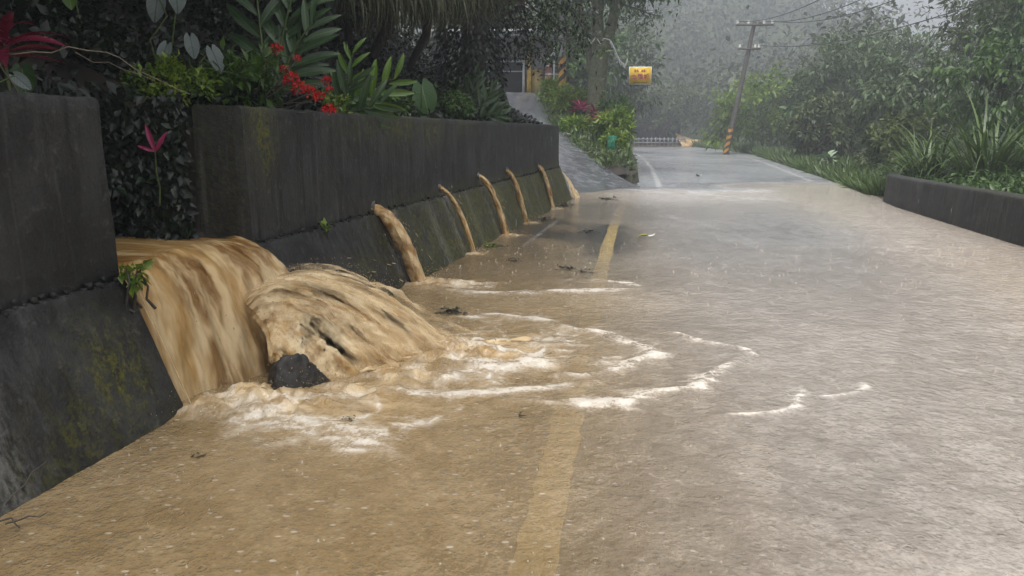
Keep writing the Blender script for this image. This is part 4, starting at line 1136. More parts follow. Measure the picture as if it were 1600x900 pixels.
# tall ginger: leaves in two ranks along leaning stems
gl = [leafm(('ging', k), M_GING, .52, .105, .25 + .3 * k, 'lance', 10, .14, .03) for k in range(3)]
gb = [leafm(('gbr', k), M_BRIGHT, .46, .10, .3 + .35 * k, 'lance', 10, .14, .03) for k in range(2)]
def ginger(loc, label, stems, meshes, seed, n=11):
    root = empty('ginger_plant', loc, label, 'ginger plant'); rs = np.random.RandomState(seed); mb = MB()
    lv = []
    for (top, side, s) in stems:
        top = np.array(top, float); t = np.linspace(0, 1, 7)[:, None]
        P = top[None] * t + np.array([0, 0, .10]) * np.sin(t * np.pi)
        mb.tube(P, .012 * (1.2 - .7 * t[:, 0]), 7)
        tv = top / np.linalg.norm(top); sv = np.array(side, float); sv -= tv * sv.dot(tv); sv /= np.linalg.norm(sv)
        for k in range(n):
            f = .22 + .78 * k / (n - 1); sg = 1 if k % 2 else -1
            d = tv * (.55 + .6 * f) + sv * sg * (1.05 - .45 * f) + rs.randn(3) * .07
            lv.append((top * f, d, np.cross(sv, tv) * (1 if np.cross(sv, tv)[1] < 0 else -1) + np.array([0, 0, .35]), s * (.75 + .35 * math.sin(math.pi * min(1, f * 1.1)))))
    mb.build('stem', M_STEM, root, True)
    for k, (p, d, up, s) in enumerate(lv):
        o = bpy.data.objects.new('leaf', meshes[k % len(meshes)]); link(o, root); orient(o, p, d, up, rs.randn() * .25, s)
    return root
ginger(bank_pt(7.0, .6), 'tall dark ginger plant with long ranked leaves behind the red blooms', [((-.10, .1, 1.35), (1, -.1, .1), .82), ((.30, .05, 1.15), (.9, -.2, -.3), .85), ((.42, -.05, .75), (.7, -.2, -.6), .75)], gl, 1, 13)
ginger(bank_pt(8.4, .55), 'bright green ginger leaning right over the wall top', [((.55, -.1, .42), (.3, -.2, .8), .8), ((.12, 0, .68), (.8, -.1, .2), .62)], gb, 2, 8)
ginger(bank_pt(8.0, .5), 'dark ginger drooping low over the wall beside the bright one', [((.50, -.1, .20), (.4, -.2, .7), .7), ((.25, -.1, .40), (.8, -.1, .3), .65)], gl, 3, 8)
ginger(bank_pt(13.2, .6), 'dark strap-leaved plant at the foot of the ivy covered trunk', [((.35, -.1, .45), (.5, -.2, .7), .7), ((.1, 0, .65), (.8, -.1, .2), .7), ((.55, -.1, .15), (.3, -.2, .8), .6)], gl, 4, 8)
ginger(bank_pt(14.2, .62), 'pointed dark leaves spreading over the far end of the wall', [((.1, -.1, .55), (.5, -.2, .7), .75), ((-.15, 0, .8), (.8, -.1, .2), .7), ((.2, -.1, .25), (.3, -.2, .8), .6)], gl, 5, 8)
shrub('box_shrub', bank_pt(7.75, .46), (.22, .28, .17), 150, M_L_LIME, 'small yellow-green shrub spilling over the wall below the ginger', 'shrub', None, 60, 14, .05, .026, .2, .3, .24)
shrub('box_shrub', bank_pt(9.6, .5), (.28, .35, .22), 151, M_L_MID, 'mid green leafy shrub left of the big taro leaf', 'shrub', None, 80, 16, .06, .03, .2, .3, .24)
shrub('box_shrub', bank_pt(12.0, .52), (.30, .4, .28), 152, M_L_MID, 'green shrub right of the big taro leaf', 'shrub', None, 80, 18, .07, .035, .2, .3, .24)
shrub('box_shrub', bank_pt(15.2, .75), (.25, .4, .3), 153, M_L_MID, 'leafy green shrub on the farthest end of the wall', 'shrub', None, 90, 18, .10, .04, .4, .3, .24)

# long grass hanging from the top of the bank
for i, (x, y, z, s, lab) in enumerate([(-2.15, 11.6, 3.36, .85, 'long pale grass hanging over the bank, left tuft'), (-1.6, 12.1, 3.52, 1.15, 'long pale grass hanging over the bank, middle tuft'), (-1.05, 12.5, 3.62, .95, 'long pale grass hanging over the bank, right tuft')]):
    g = empty('hanging_grass', (x, y, z), lab, 'grass', 'hanging grass tufts', scale=s)
    obj('blades', blades_mesh('blades', 30 + i, 620, 1.25, .022, 1.2, 2.6, .42, 9, .45), M_GRASSD, g)
    mb = MB(); limb(mb, (-.6, .5, -1.2), (-.15, .12, -.05), .05, .09, np.random.RandomState(i), .05, 5, 8); mb.build('root_clump', M_SOIL, g, True)
# bare bending twigs
tw = empty('bare_twig', (-2.72, 4.35, 1.85), 'pale bare twig arching across the dark bank', 'twig'); mb = MB(); rs = np.random.RandomState(2)
limb(mb, (0, 0, .08), (.42, .35, .10), .004, .003, rs, .02, 7, 5); limb(mb, (.42, .35, .10), (.78, .6, -.12), .003, .002, rs, .02, 7, 5); limb(mb, (.3, .25, .09), (.62, .5, -.05), .002, .0015, rs, .02, 6, 5); limb(mb, (0, 0, .08), (-.08, 0, .28), .003, .002, rs, .02, 5, 5); limb(mb, (0, 0, .08), (.0, .3, -.3), .004, .004, rs, .02, 5, 5)
mb.build('branch', M_TWIG, tw, True)
# little weed on the trickle and on the joint of the wall
shrub('weed', (-1.99, 4.13, .70), (.07, .05, .065), 170, M_L_LIME, 'small green weed growing on the nearest wall end by the torrent', 'weed', None, 18, 6, .055, .03, .2, .3, .3)
shrub('weed', (float(face(6.55)) + .03, 6.55, .70), (.05, .05, .025), 171, M_L_LIME, 'tiny green sprout in the joint of the far wall', 'weed', None, 8, 4, .06, .028, -.2, .3, .3)

# ------------------------------------------------------------------ trees over the bank
def branch_part(root, P, r, seed, mat, nl=90, sig=.22, L=.11, W=.045, droop=.9, per=5):
    """a leafy limb: wood and leaves as two parts of its tree"""
    rs = np.random.RandomState(seed); P = np.array(P, float); mb = MB()
    t = np.linspace(0, 1, 9); Q = np.stack([np.interp(t, np.linspace(0, 1, len(P)), P[:, k]) for k in range(3)], 1); Q[1:-1] += rs.randn(7, 3) * .04
    mb.tube(Q, r * (1.05 - .9 * t), 7)
    Cs = []
    for k in range(nl):
        f = .15 + .85 * rs.rand() ** .8; p = np.array([np.interp(f, t, Q[:, j]) for j in range(3)])
        e = p + rs.randn(3) * np.array([sig * 1.5, sig * 1.5, sig * .7]) + np.array([0, 0, -.12])
        if rs.rand() < .4: limb(mb, p, e, r * .18, r * .05, rs, .06, 4, 4)
        Cs.append(e)
    mb.build('branch', M_BARK, root, True)
    C = np.repeat(np.array(Cs), per, 0); n = len(C); C = C + rs.randn(n, 3) * .09
    D = rs.randn(n, 3) + np.array([.2, -.2, -droop]); N = rs.randn(n, 3) * .5 + np.array([0, -.3, 1]); sc = .6 + .7 * rs.rand(n)
    V, F, a = leaf_mesh_arrays(C, D, N, L * sc, W * sc, np.clip(.5 + .28 * rs.randn(n), 0, 1))
    obj('leaves', mesh('leaves', V, F, {'var': a}), mat, root)

ivy = tree('ivy_tree', (-.75, 14.8, 1.7), 5.2, (-.6, -.6, 5.3), (4.0, 4.2, 1.9), 200, M_L_DARK, 'big dark ivy covered tree rising behind the retaining wall', 'tree', None, .30, 420, 34, .17, .075, (.3, .2), .6, .3, .4, .16, nl=9)
# ivy sleeve on its trunk
rs = np.random.RandomState(31); n = 5200
a = rs.rand(n) * 6.283; zz = rs.rand(n) * 3.6 - .3; rr = .34 + .30 * fbm(a * 2, zz * 2.2, 3, 3) + .1 * rs.rand(n)
C = np.stack([np.cos(a) * rr, np.sin(a) * rr, zz], 1); D = np.stack([np.cos(a), np.sin(a), -1.2 + 0 * a], 1) + rs.randn(n, 3) * .4; N = np.stack([np.cos(a), np.sin(a), .3 + 0 * a], 1) + rs.randn(n, 3) * .3
V, F, av = leaf_mesh_arrays(C, D, N, .10, .06, np.clip(.4 + .3 * rs.randn(n), 0, 1))
obj('ivy', mesh('ivy', V, F, {'var': av}), M_L_DARK, ivy)
branch_part(ivy, [(.2, .1, 2.9), (1.0, .8, 2.75), (1.7, 1.5, 2.25), (2.35, 2.0, 1.75)], .05, 41, M_L_DARK, 150, .24)
branch_part(ivy, [(.1, .0, 3.2), (1.2, -.4, 3.0), (2.2, -.6, 2.5)], .05, 42, M_L_DARK, 150, .26)
branch_part(ivy, [(.1, .3, 3.0), (.6, 1.2, 2.5), (1.2, 1.8, 2.0)], .04, 43, M_L_DARK, 110, .22)
branch_part(ivy, [(.2, .2, 2.6), (.7, 1.2, 2.0), (1.35, 2.2, 1.35)], .04, 47, M_L_DARK, 170, .26)
branch_part(ivy, [(.2, .2, 2.9), (1.2, 1.4, 2.2), (2.0, 2.6, 1.7)], .04, 48, M_L_MID, 110, .24)
branch_part(ivy, [(.2, .0, 3.9), (2.0, -1.6, 3.0), (3.1, -2.2, 2.15)], .05, 44, M_L_MID, 60, .16)
tree('shade_tree', (-5.2, 4.2, 4.0), 3.2, (1.3, .9, 1.9), (3.2, 5.0, 1.25), 210, M_L_DARK, 'spreading dark tree overhanging the bank above the nearest wall', 'tree', None, .24, 420, 36, .24, .11, (.6, .3), .6, .25, .3, .15)
tree('shade_tree', (-4.8, 10.6, 4.2), 3.6, (.9, .6, 2.3), (3.4, 4.0, 1.5), 214, M_L_DARK, 'dark spreading tree above the hanging grass', 'tree', None, .24, 380, 36, .24, .11, (.6, .3), .6, .25, .3, .15)

# tree in the planted bed, forked mossy trunk
bt = empty('roadside_tree', (3.15, 31.0, 1.75), 'mossy forked tree standing in the planted bed beside the ramp', 'tree')
mb = MB(); rs = np.random.RandomState(9)
mb.tube([(0, 0, -.3), (.02, 0, .4), (.05, 0, 1.4), (.15, 0, 2.6), (.25, 0, 3.2)], [.46, .40, .35, .33, .30], 11)
mb.tube([(.12, 0, 2.5), (.05, 0, 3.4), (.0, .1, 4.6), (-.2, .2, 7.0)], [.26, .23, .2, .12], 9)
mb.tube([(.25, 0, 2.6), (.48, 0, 3.4), (.75, -.1, 4.6), (1.3, -.3, 7.0)], [.24, .21, .18, .1], 9)
mb.tube([(.05, .1, 1.2), (-.2, .2, 2.2), (-.35, .3, 3.6), (-.9, .4, 5.4)], [.16, .14, .11, .06], 8)
mb.build('trunk', M_BARKM, bt, True)
o = obj('crown', crown_mesh('crown', 221, (3.6, 3.6, 1.9), 320, 34, .22, .09, .6, .3, .45, .15), M_L_MID, bt); o.location = (.4, .2, 6.1)
branch_part(bt, [(.0, .0, 4.4), (-.9, -.5, 3.9), (-1.9, -.8, 3.4)], .05, 45, M_L_MID, 90, .3, .16, .06)
branch_part(bt, [(.6, .0, 4.6), (1.4, -.3, 4.2), (2.2, -.5, 3.9)], .05, 46, M_L_MID, 80, .3, .16, .06)

# planted bed: shrubs and cordylines
bedz = lambda x, y: float(ramp_z(y) + (np.interp(y, [24.4, 26, 30, 36, 46], [.2, .8, 1.15, 1.9, 2.5]) - ramp_z(y)) * np.clip((x - ramp_right(y)) / (bed_right(y) - ramp_right(y)), 0, 1))
for i, (x, y, rx, rz_, m, lab) in enumerate([
        (3.55, 27.6, .55, .72, M_L_LIME, 'tall leafy green shrub at the nose of the planted bed'),
        (3.7, 29.4, .65, .85, M_L_MID, 'green shrub right of the forked tree trunk'),
        (2.5, 29.6, .75, .28, M_L_LIME, 'low grassy green bush sprawling over the bed beside the ramp'),
        (2.1, 32.4, .70, .62, M_L_LIME, 'bright green bush in front of the striped pole'),
        (1.75, 34.6, .5, .5, M_L_LIME, 'small green bush at the top of the ramp'),
        (2.75, 33.6, .65, .55, M_L_LIME, 'lime green bush right of the striped pole'),
        (3.3, 26.4, .28, .36, M_L_LIME, 'weedy green plant trailing over the rounded kerb')]):
    shrub('bed_shrub', (x, y, bedz(x, y)), (rx, rx, rz_), 300 + i * 2, m, lab, 'shrub', 'shrubs in the planted bed', 130, 22, .17, .06, .1, .3, .22)
cb = [leafm(('cb', k), M_PINKB, .55, .11, .5 + .4 * k, 'lance', 7, .2) for k in range(2)]; cbd = [leafm(('cbd', k), M_PINK, .55, .11, .5 + .4 * k, 'lance', 7, .2) for k in range(2)]
for i, (x, y, ms, lab) in enumerate([(2.55, 30.4, cb, 'magenta cordyline left of the forked trunk'), (2.95, 29.3, cbd, 'dark red cordyline in front of the forked trunk'), (3.05, 28.0, cb, 'pink cordyline behind the green drum'), (2.35, 33.0, cbd, 'dull red cordyline right of the striped pole')]):
    rosette('bed_cordyline', (x, y, bedz(x, y) + .05), lab, 'cordyline', ms, 22, .8, 60 + i, .9, 'cordylines in the planted bed', .03, .6)
V, F, a = leaf_mesh_arrays(*BEDCOVER)
o = obj('bed_grass', mesh('bed_grass', V, F, {'var': a}), M_GRASS); tag(o, 'rough green grass and weeds covering the planted bed', 'grass', kind='stuff')
# green drum caught in the shrub
drum = empty('green_drum', (3.22, 26.1, .88), 'faded green plastic drum half hidden in the shrub by the kerb', 'drum'); mb = MB()
mb.tube([(0, 0, 0), (0, 0, .03), (0, 0, .12), (0, 0, .14), (0, 0, .36), (0, 0, .38), (0, 0, .5)], [.15, .165, .165, .172, .172, .165, .15], 18)
mb.build('body', simple('green_plastic', (.02, .16, .09), .35, .2, 8), drum, True)
mb = MB(); mb.tube([(0, 0, .5), (0, 0, .54)], [.155, .15], 18); mb.build('lid', simple('green_plastic_lid', (.03, .2, .12), .35, .2, 8), drum, True)

# ------------------------------------------------------------------ house, striped pole and sign
hz = 3.22
hs_ = empty('house', (0, 39.0, hz), 'grey house with open dark garage and yellow door post at the ramp top', 'house')
M_HW = simple('grey_render', (.20, .19, .18), .7, .25, 3); M_HY = simple('faded_yellow_paint', (.55, .36, .06), .5, .3, 5); M_HR = simple('red_brown_paint', (.17, .06, .04), .5, .3, 5)
M_DK = simple('interior_shade', (.02, .022, .025), .8, .3, 4); M_GLS = simple('pale_frame', (.5, .52, .54), .4, .1, 6)
def part(name, mat, parent, *boxes):
    mb = MB()
    for c, d in boxes: mb.box(c, d)
    return mb.build(name, mat, parent)
part('wall', M_HW, hs_, ((1.25, .3, 1.35), (.8, .3, 2.7)), ((-.8, .3, 2.25), (3.3, .3, .9)), ((-3.2, .3, 1.35), (1.5, .3, 2.7)), ((1.55, 2.4, 1.35), (.2, 3.9, 2.7)), ((-3.9, 2.4, 1.35), (.2, 3.9, 2.7)), ((-1.2, 4.4, 1.35), (5.6, .2, 2.7)))
part('roof', simple('grey_roof_sheet', (.30, .31, .33), .45, .2, 4), hs_, ((-1.0, 1.9, 2.82), (6.6, 6.0, .2)), ((-1.0, -1.05, 2.72), (6.6, .08, .3)))
d = part('garage_shade_panel', M_DK, hs_, ((-.95, .55, .9), (3.0, .1, 1.8)))  # dark panel painting the shade inside the open garage
part('door_frame', M_GLS, d, ((-.95, .12, 1.62), (3.2, .1, .10)), ((.55, .12, .8), (.12, .1, 1.5)), ((-.95, .16, 1.15), (2.9, .06, .05)))
part('post', M_HY, hs_, ((.80, .05, 1.05), (.2, .2, 2.1)))
part('lower_panel', simple('stained_yellow_panel', (.30, .22, .07), .5, .3, 4), hs_, ((1.2, .12, .62), (.52, .06, 1.2)))
part('post', M_HR, hs_, ((1.72, .0, .75), (.32, .2, 1.5)))
# thin gate frame
gt = empty('gate_frame', (1.85, 36.4, 3.1), 'thin galvanised gate frame beside the red-brown post', 'gate'); mb = MB()
mb.tube([(0, 0, 0), (0, 0, 2.2)], .03, 8); mb.tube([(.42, 0, 0), (.42, 0, 1.7)], .025, 8); mb.tube([(-.3, 0, 1.55), (0, 0, 1.9)], .018, 6); mb.build('post', M_METAL, gt)
for z in (.3, .95, 1.3):
    mb = MB(); mb.tube([(-.4, 0, z), (.42, 0, z)], .015, 6); mb.build('rail', M_METAL, gt)

def stripe_mat(name, c0, c1, k, slope):
    t = NT(name); tc = t.n('TexCoord'); sp = t.n('SeparateXYZ', Vector=tc.outputs['Object'])
    an = t.math('ARCTAN2', sp.outputs[0], sp.outputs[1])
    f = t.math('FRACT', t.math('ADD', t.math('MULTIPLY', sp.outputs[2], k), t.math('MULTIPLY', an, slope)))
    w = t.noise(t.coord(), 9, 4)
    c = t.mix(t.math('GREATER_THAN', f, .5), c0, c1); c = t.mix(t.ramp(w, .5, .75, 0, .5), c, (.06, .05, .045))
    return t.done(t.bsdf(Base_Color=c, Roughness=.45))
M_STRIPE = stripe_mat('yellow_black_stripes', (.03, .028, .025), (.50, .25, .04), 2.4, .159 * 2)
up = empty('utility_pole', (2.02, 33.2, 2.35), 'grey concrete pole with bold yellow and black striped sleeve', 'utility pole')
mb = MB(); mb.tube([(0, 0, -.3), (0, 0, 9)], [.15, .115], 14); mb.build('pole', M_POLE, up, True)
mb = MB(); mb.tube([(0, 0, .95), (0, 0, 2.15)], [.156, .152], 16, cap=False); mb.build('striped_sleeve', M_STRIPE, up, True)

# white fringed rope from the pole to the tree and down
rope = empty('bunting', (2.8, 30.4, 4.8), 'white fringed rope looped between tree branches above the bed', 'bunting'); mb = MB()
M_ROPE = simple('white_nylon', (.6, .6, .6), .6, .15, 20)
P = np.array([(-0.417, 0, 0.251), (-0.222, 0, -0.017), (-0.076, 0, 0.202), (0.094, 0, -0.09), (0.264, 0, 0.153), (0.435, 0, -0.114), (0.556, 0, 0.105), (0.799, 0, 0.032), (0.921, 0, -0.187), (1.043, 0, -0.479), (1.213, 0, -0.746), (1.359, 0, -0.844), (1.432, 0, -0.6)], float)
t = np.linspace(0, 1, 60); Q = np.stack([np.interp(t, np.linspace(0, 1, len(P)), P[:, k]) for k in range(3)], 1)
mb.tube(Q, .017, 6); mb.build('rope', M_ROPE, rope, True)
mb = MB()
for k in range(34, 60): mb.tube([Q[k], Q[k] + (.02 * math.sin(k), .0, -.09 - .06 * ((k * 7) % 5) / 5)], .011, 4)
mb.build('fringe', M_ROPE, rope)

sg = empty('restaurant_sign', (5.62, 36.2, 0.0), 'yellow sign board with white border and red Chinese writing on a thin post', 'sign')
sx, sz_ = 0.0, 3.97
M_SGY = simple('sign_yellow', (.85, .55, .035), .5, .1, 6); M_SGW = simple('sign_white', (.75, .74, .70), .5, .1, 6); M_SGT = simple('sign_magenta', (.45, .03, .16), .5, .1, 6); M_SGD = simple('sign_dark_print', (.12, .06, .02), .5, .1, 6)
part('border', M_SGW, sg, ((sx, 0, sz_), (.99, .035, .77)))
bd = part('board', M_SGY, sg, ((sx, -.02, sz_), (.92, .012, .70)))
def text_part(body, size, x, z, y, mat, parent):
    cu = bpy.data.curves.new('lettering', 'FONT'); cu.body = body; cu.size = size; cu.align_x = 'CENTER'; cu.align_y = 'CENTER'; cu.extrude = .002; cu.offset = .004; cu.space_character = 1.18
    to = bpy.data.objects.new('lettering', cu); COL.objects.link(to)
    bpy.context.view_layer.update()
    me = bpy.data.meshes.new_from_object(to.evaluated_get(bpy.context.evaluated_depsgraph_get()))
    bpy.data.objects.remove(to)
    o = obj('lettering', me, mat, parent); o.location = (x, y, z); o.rotation_euler = (R(90), 0, 0)
    return o
text_part('土雞城', .25, sx, sz_ - .05, -.03, M_SGT, bd)
mb = MB(); rs = np.random.RandomState(4)       # the small upper row, four blurred characters in two pairs
for cx in (-.22, -.12, .08, .18):
    for dx in (-.028, .0, .028): mb.box((sx + cx + dx, -.029, sz_ + .215 + .01 * rs.randn()), (.013, .006, .10 + .03 * rs.rand()))
    for dz in (-.03, .02): mb.box((sx + cx, -.030, sz_ + .215 + dz), (.075, .004, .013))
mb.build('lettering', M_SGT, bd)
mb = MB()
for k in range(15):
    if k != 7: mb.box((sx - .30 + .043 * k, -.029, sz_ - .285), (.03, .006, .028 + .012 * rs.rand()))
mb.build('lettering', M_SGD, bd)
mb = MB(); mb.tube([(-.38, .05, -.1), (-.38, .05, sz_ + .3)], .028, 8); mb.build('post', M_POLEW, sg)

# ------------------------------------------------------------------ the bend: guard rail, brown wall, far runoff
gr = empty('guard_rail', (13.6, 97.0, 0), 'low white guard rail with posts along the far bend', 'guard rail')
M_GRW = simple('guard_white', (.17, .18, .20), .5, .15, 3)
for k in range(15):
    mb = MB(); mb.box((k * .5, -.02 * k, .48), (.14, .14, 1.0)); mb.build('post', M_GRW, gr)
for z in (.38, .80):
    mb = MB(); mb.box((3.5, -.15, z), (7.2, .06, .14)); mb.build('rail', M_GRW, gr)
fwall = empty('sheet_fence', (13.0, 101.5, 0), 'reddish brown wall of sheets behind the far guard rail', 'fence')
M_BRW = simple('red_brown_sheet', (.040, .028, .027), .7, .6, .8)
for k in range(8):
    mb = MB(); x0 = k * 1.0
    for j in range(5): mb.box((x0 + .1 + j * .2, .03 * (j % 2), 1.9 + .3 * math.sin(k * 2.1)), (.2, .06, 4.2))
    mb.build('sheet', M_BRW, fwall)
ro = empty('runoff', (0, 0, 0), 'ochre runoff pouring down onto the road at the far bend', 'runoff')
sheet('sheet', lambda u, v: (19.9 + 2.4 * u + 1.2 * v * u, 99.5 - 4.5 * v, 1.5 * (1 - v) ** 1.2 * (1 - .6 * u) + .03), 40, 40, ro, 51, lambda u, v: 1.3 * edges(u, .04, .04), lambda u, v: .4 + 0 * u, .16)
sheet('sheet', lambda u, v: (20.8 + 2.8 * u + 1.2 * v, 97.5 - 4.0 * v, .6 * (1 - v) ** 1.4 * (.6 + .6 * np.sin(3.1 * u)) + .03), 40, 40, ro, 54, lambda u, v: 1.3 * edges(u, .04, .04), lambda u, v: .5 + 0 * u, .16)
X2, Y2 = np.meshgrid(np.linspace(9, 24.5, 90), np.linspace(86, 99, 60), indexing='ij')
e = sstep(86, 90, Y2 - .20 * (24 - X2) + 2 * (fbm(X2 * .5, Y2 * .3, 3, 2) - .5))
o = obj('flood_water', mesh('flood_water', np.stack([X2, Y2, .02 + .02 * fbm(X2, Y2, 3, 3)], -1).reshape(-1, 3), grid_faces(90, 60), {'mud': e, 'foam': e * .15, 'grey': 0 * e + .1, **swirl(X2, Y2)}, True), M_WATER)
tag(o, 'tan muddy water spread over the road at the far bend', 'water', kind='structure')

# leaning utility pole on the right with its crossarms and wires
lp = empty('utility_pole', (15.0, 57.0, 0), 'leaning weathered utility pole with crossarms and white insulators', 'utility pole')
tp_ = np.array([1.55, 0, 8.95])
mb = MB(); mb.tube([(0, 0, -.3), tuple(tp_)], [.20, .14], 12); mb.build('pole', M_POLEW, lp, True)
mb = MB(); mb.tube([tuple(tp_ * .012), tuple(tp_ * .21)], [.21, .20], 14, cap=False); mb.build('striped_sleeve', M_STRIPE, lp, True)
ins = []
for f, w in ((.975, 1.25), (.80, .75)):
    c = tp_ * f; mb = MB(); mb.box((c[0], -.2, c[2]), (w * 2, .12, .12)); arm = mb.build('crossarm', M_POLEW, lp)
    for s in ((-.95, -.35, .5, .95) if f > .9 else (-.9, .85, .5)):
        mb = MB(); q = (c[0] + s * w, -.2, c[2]); mb.tube([(q[0], q[1], q[2] + .05), (q[0], q[1], q[2] + .14), (q[0], q[1], q[2] + .17), (q[0], q[1], q[2] + .30)], [.05, .10, .06, .09], 8)
        mb.build('insulator', M_SGW, arm); ins.append(np.array(q) + (15, 57, .25))
M_WIRE = simple('black_wire', (.03, .03, .032), .5, .1, 4)
for k, (i, e2, sag, lab) in enumerate([(0, (11.2, 9, 9.4), 1.9, 'topmost overhead wire running from the leaning pole'), (2, (12.6, 9, 9.2), 1.9, 'second overhead wire running from the leaning pole'), (3, (14.2, 9, 9.0), 2.0, 'third overhead wire running from the leaning pole'), (5, (14.6, 9, 7.0), 1.5, 'lowest overhead wire running from the lower crossarm')]):
    t = np.linspace(0, 1, 40)[:, None]; P = ins[i][None] * (1 - t) + np.array(e2)[None] * t; P[:, 2] -= (4 * sag * t * (1 - t))[:, 0]
    mb = MB(); mb.tube(P, .022, 5); o = mb.build('overhead_wire', M_WIRE); tag(o, lab, 'wire', 'overhead wires')

# ------------------------------------------------------------------ trees and plants on the right
def gz(x, y): return float(hill(np.array([x]), np.array([y]))[0])
G_R = 'trees along the right of the road'
for i, (x, y, h, cz, rad, m, lab, kw) in enumerate([
    (18.6, 60.5, 2.6, 3.2, (3.9, 3.2, 2.7), M_L_LIME, 'rounded light green tree behind the leaning pole', dict(L=.42, W=.17)),
    (22.5, 57.0, 3.0, 3.0, (3.4, 3.0, 2.6), M_L_MID, 'mid green bushy tree right of the leaning pole', dict(L=.42, W=.17)),
    (19.6, 47.0, 3.8, 4.2, (3.1, 2.8, 2.9), M_L_GREY, 'grey-green domed tree in the middle of the right bank', dict(L=.36, W=.13)),
    (15.6, 40.5, 1.6, 1.7, (1.9, 1.8, 1.7), M_L_OLIVE, 'rounded olive bush at the roadside below the domed tree', dict(L=.26, W=.11)),
    (24.4, 52.0, 3.2, 3.5, (3.0, 2.8, 2.6), M_L_GREY, 'taller loose tree against the pale sky', dict(L=.36, W=.13, shell=.25, nclust=200)),
    (16.4, 33.0, 2.3, 2.5, (2.2, 2.0, 2.1), M_L_GREY, 'vine draped tree behind the roadside grass', dict(L=.26, W=.10, droop=1.2)),
    (22.3, 38.0, 3.8, 4.2, (2.7, 2.6, 2.4), M_L_OLIVE, 'tall olive tree standing behind the vine draped one', dict(L=.30, W=.11)),
    (20.2, 32.0, 6.2, 6.6, (2.9, 2.7, 2.6), M_L_OLIVE, 'tall spreading tree near the top right corner', dict(L=.26, W=.10, shell=.3)),
    (14.6, 23.5, 2.6, 2.5, (1.9, 1.9, 1.8), M_L_MID, 'drooping mid green tree behind the arching grass clump', dict(L=.24, W=.085, droop=1.3)),
    (13.8, 18.6, 2.9, 2.7, (1.9, 1.9, 1.5), M_L_LIME, 'bright drooping tree at the right picture edge', dict(L=.24, W=.085, droop=1.3)),
    (11.2, 14.2, 1.2, 1.3, (1.15, 1.4, 1.0), M_L_MID, 'leafy bush behind the parapet at the right edge', dict(L=.16, W=.06, droop=.9)),
    (12.9, 27.0, 1.2, 1.2, (1.1, 1.2, 1.0), M_L_OLIVE, 'low olive bush beside the flooded verge', dict(L=.2, W=.08)),
    (17.6, 27.2, 4.2, 4.3, (2.0, 2.0, 2.4), M_L_MID, 'dense tree filling the bank behind the drooping trees', dict(L=.24, W=.09, droop=.9)),
    (27.8, 44.0, 5.6, 6.2, (3.0, 3.0, 3.0), M_L_OLIVE, 'tallest tree at the top right behind the others', dict(L=.34, W=.13, shell=.3)),
]):
    a = dict(nclust=215, nleaf=28, trunk_r=.07 + .02 * h, sig=.17); a.update(kw)
    tree('bank_tree', (x, y, gz(x, y) - .05), h, (0, 0, cz), rad, 400 + i * 5, m, lab, 'tree', G_R, **a)
# dark standing trunk at the top right corner
st = empty('dead_tree', (14.9, 23.6, gz(14.9, 23.6)), 'dark bare dead tree standing at the top right corner', 'dead tree')
obj('trunk', trunk_mesh('trunk', 77, 9.0, .26, (1.2, 1.2, 1.0), 5, (.3, 0), .75), M_BARK, st)

# arching grass clumps
for i, (x, y, L, n_, w, lab) in enumerate([
    (10.4, 17.6, 2.9, 300, .05, 'tall arching grass clump behind the parapet end'),
    (9.7, 18.9, 2.3, 240, .045, 'arching grass clump leaning over the parapet end'),
    (11.7, 18.0, 2.6, 240, .05, 'arching grass clump right of the tallest one'),
    (11.0, 21.4, 2.0, 220, .03, 'grass clump just past the end of the parapet'),
    (11.6, 24.2, 1.1, 180, .03, 'short grass clump on the verge below the vine draped tree'),
    (12.2, 29.0, 1.0, 180, .03, 'low grass clump on the verge near the white leaves')]):
    g = empty('grass_clump', (x, y, max(-.05, gz(x, y)) + .02), lab, 'grass', 'grass clumps on the right verge')
    obj('blades', blades_mesh('blades', 80 + i, n_, L, w, .55, 1.75, .35, 9), M_GRASS, g)
# pale broad leaves low on the verge
for i, (x, y, lab) in enumerate([(12.4, 32.0, 'pale broad-leaved plant low on the right verge'), (11.9, 30.4, 'smaller pale broad-leaved plant nearer the road')]):
    lm_ = [leafm(('pale', 0), simple('pale_leaf', (.24, .32, .2), .3, .2, 6), .5, .22, .6, 'lance', 8, .15)]
    rosette('pale_plant', (x, y, .05), lab, 'plant', lm_, 14, .5, 90 + i, .8, 'pale plants on the verge', .02, .6)

# short verge grass along the right edge
rs = np.random.RandomState(21); n = 16000
yv = 19.5 + 70 * rs.rand(n) ** 1.5; off = .15 + 3.2 * rs.rand(n) ** 1.3; xv = right_edge(yv) + off
C = np.stack([xv, yv, np.maximum(-.05, hill(xv, yv)) + .0], 1); D = rs.randn(n, 3) * .5 + np.array([-.15, -.1, 1.0]); N = rs.randn(n, 3) * .5 + np.array([0, -1, .2])
sc = (.5 + .8 * rs.rand(n)) * (1 + yv / 60)
V, F, a = leaf_mesh_arrays(C, D, N, .34 * sc, .035 * sc, np.clip(.5 + .25 * rs.randn(n), 0, 1), .1, .25)
o = obj('verge_grass', mesh('verge_grass', V, F, {'var': a}), M_GRASS); tag(o, 'short green grass along the right road verge', 'grass', kind='stuff')
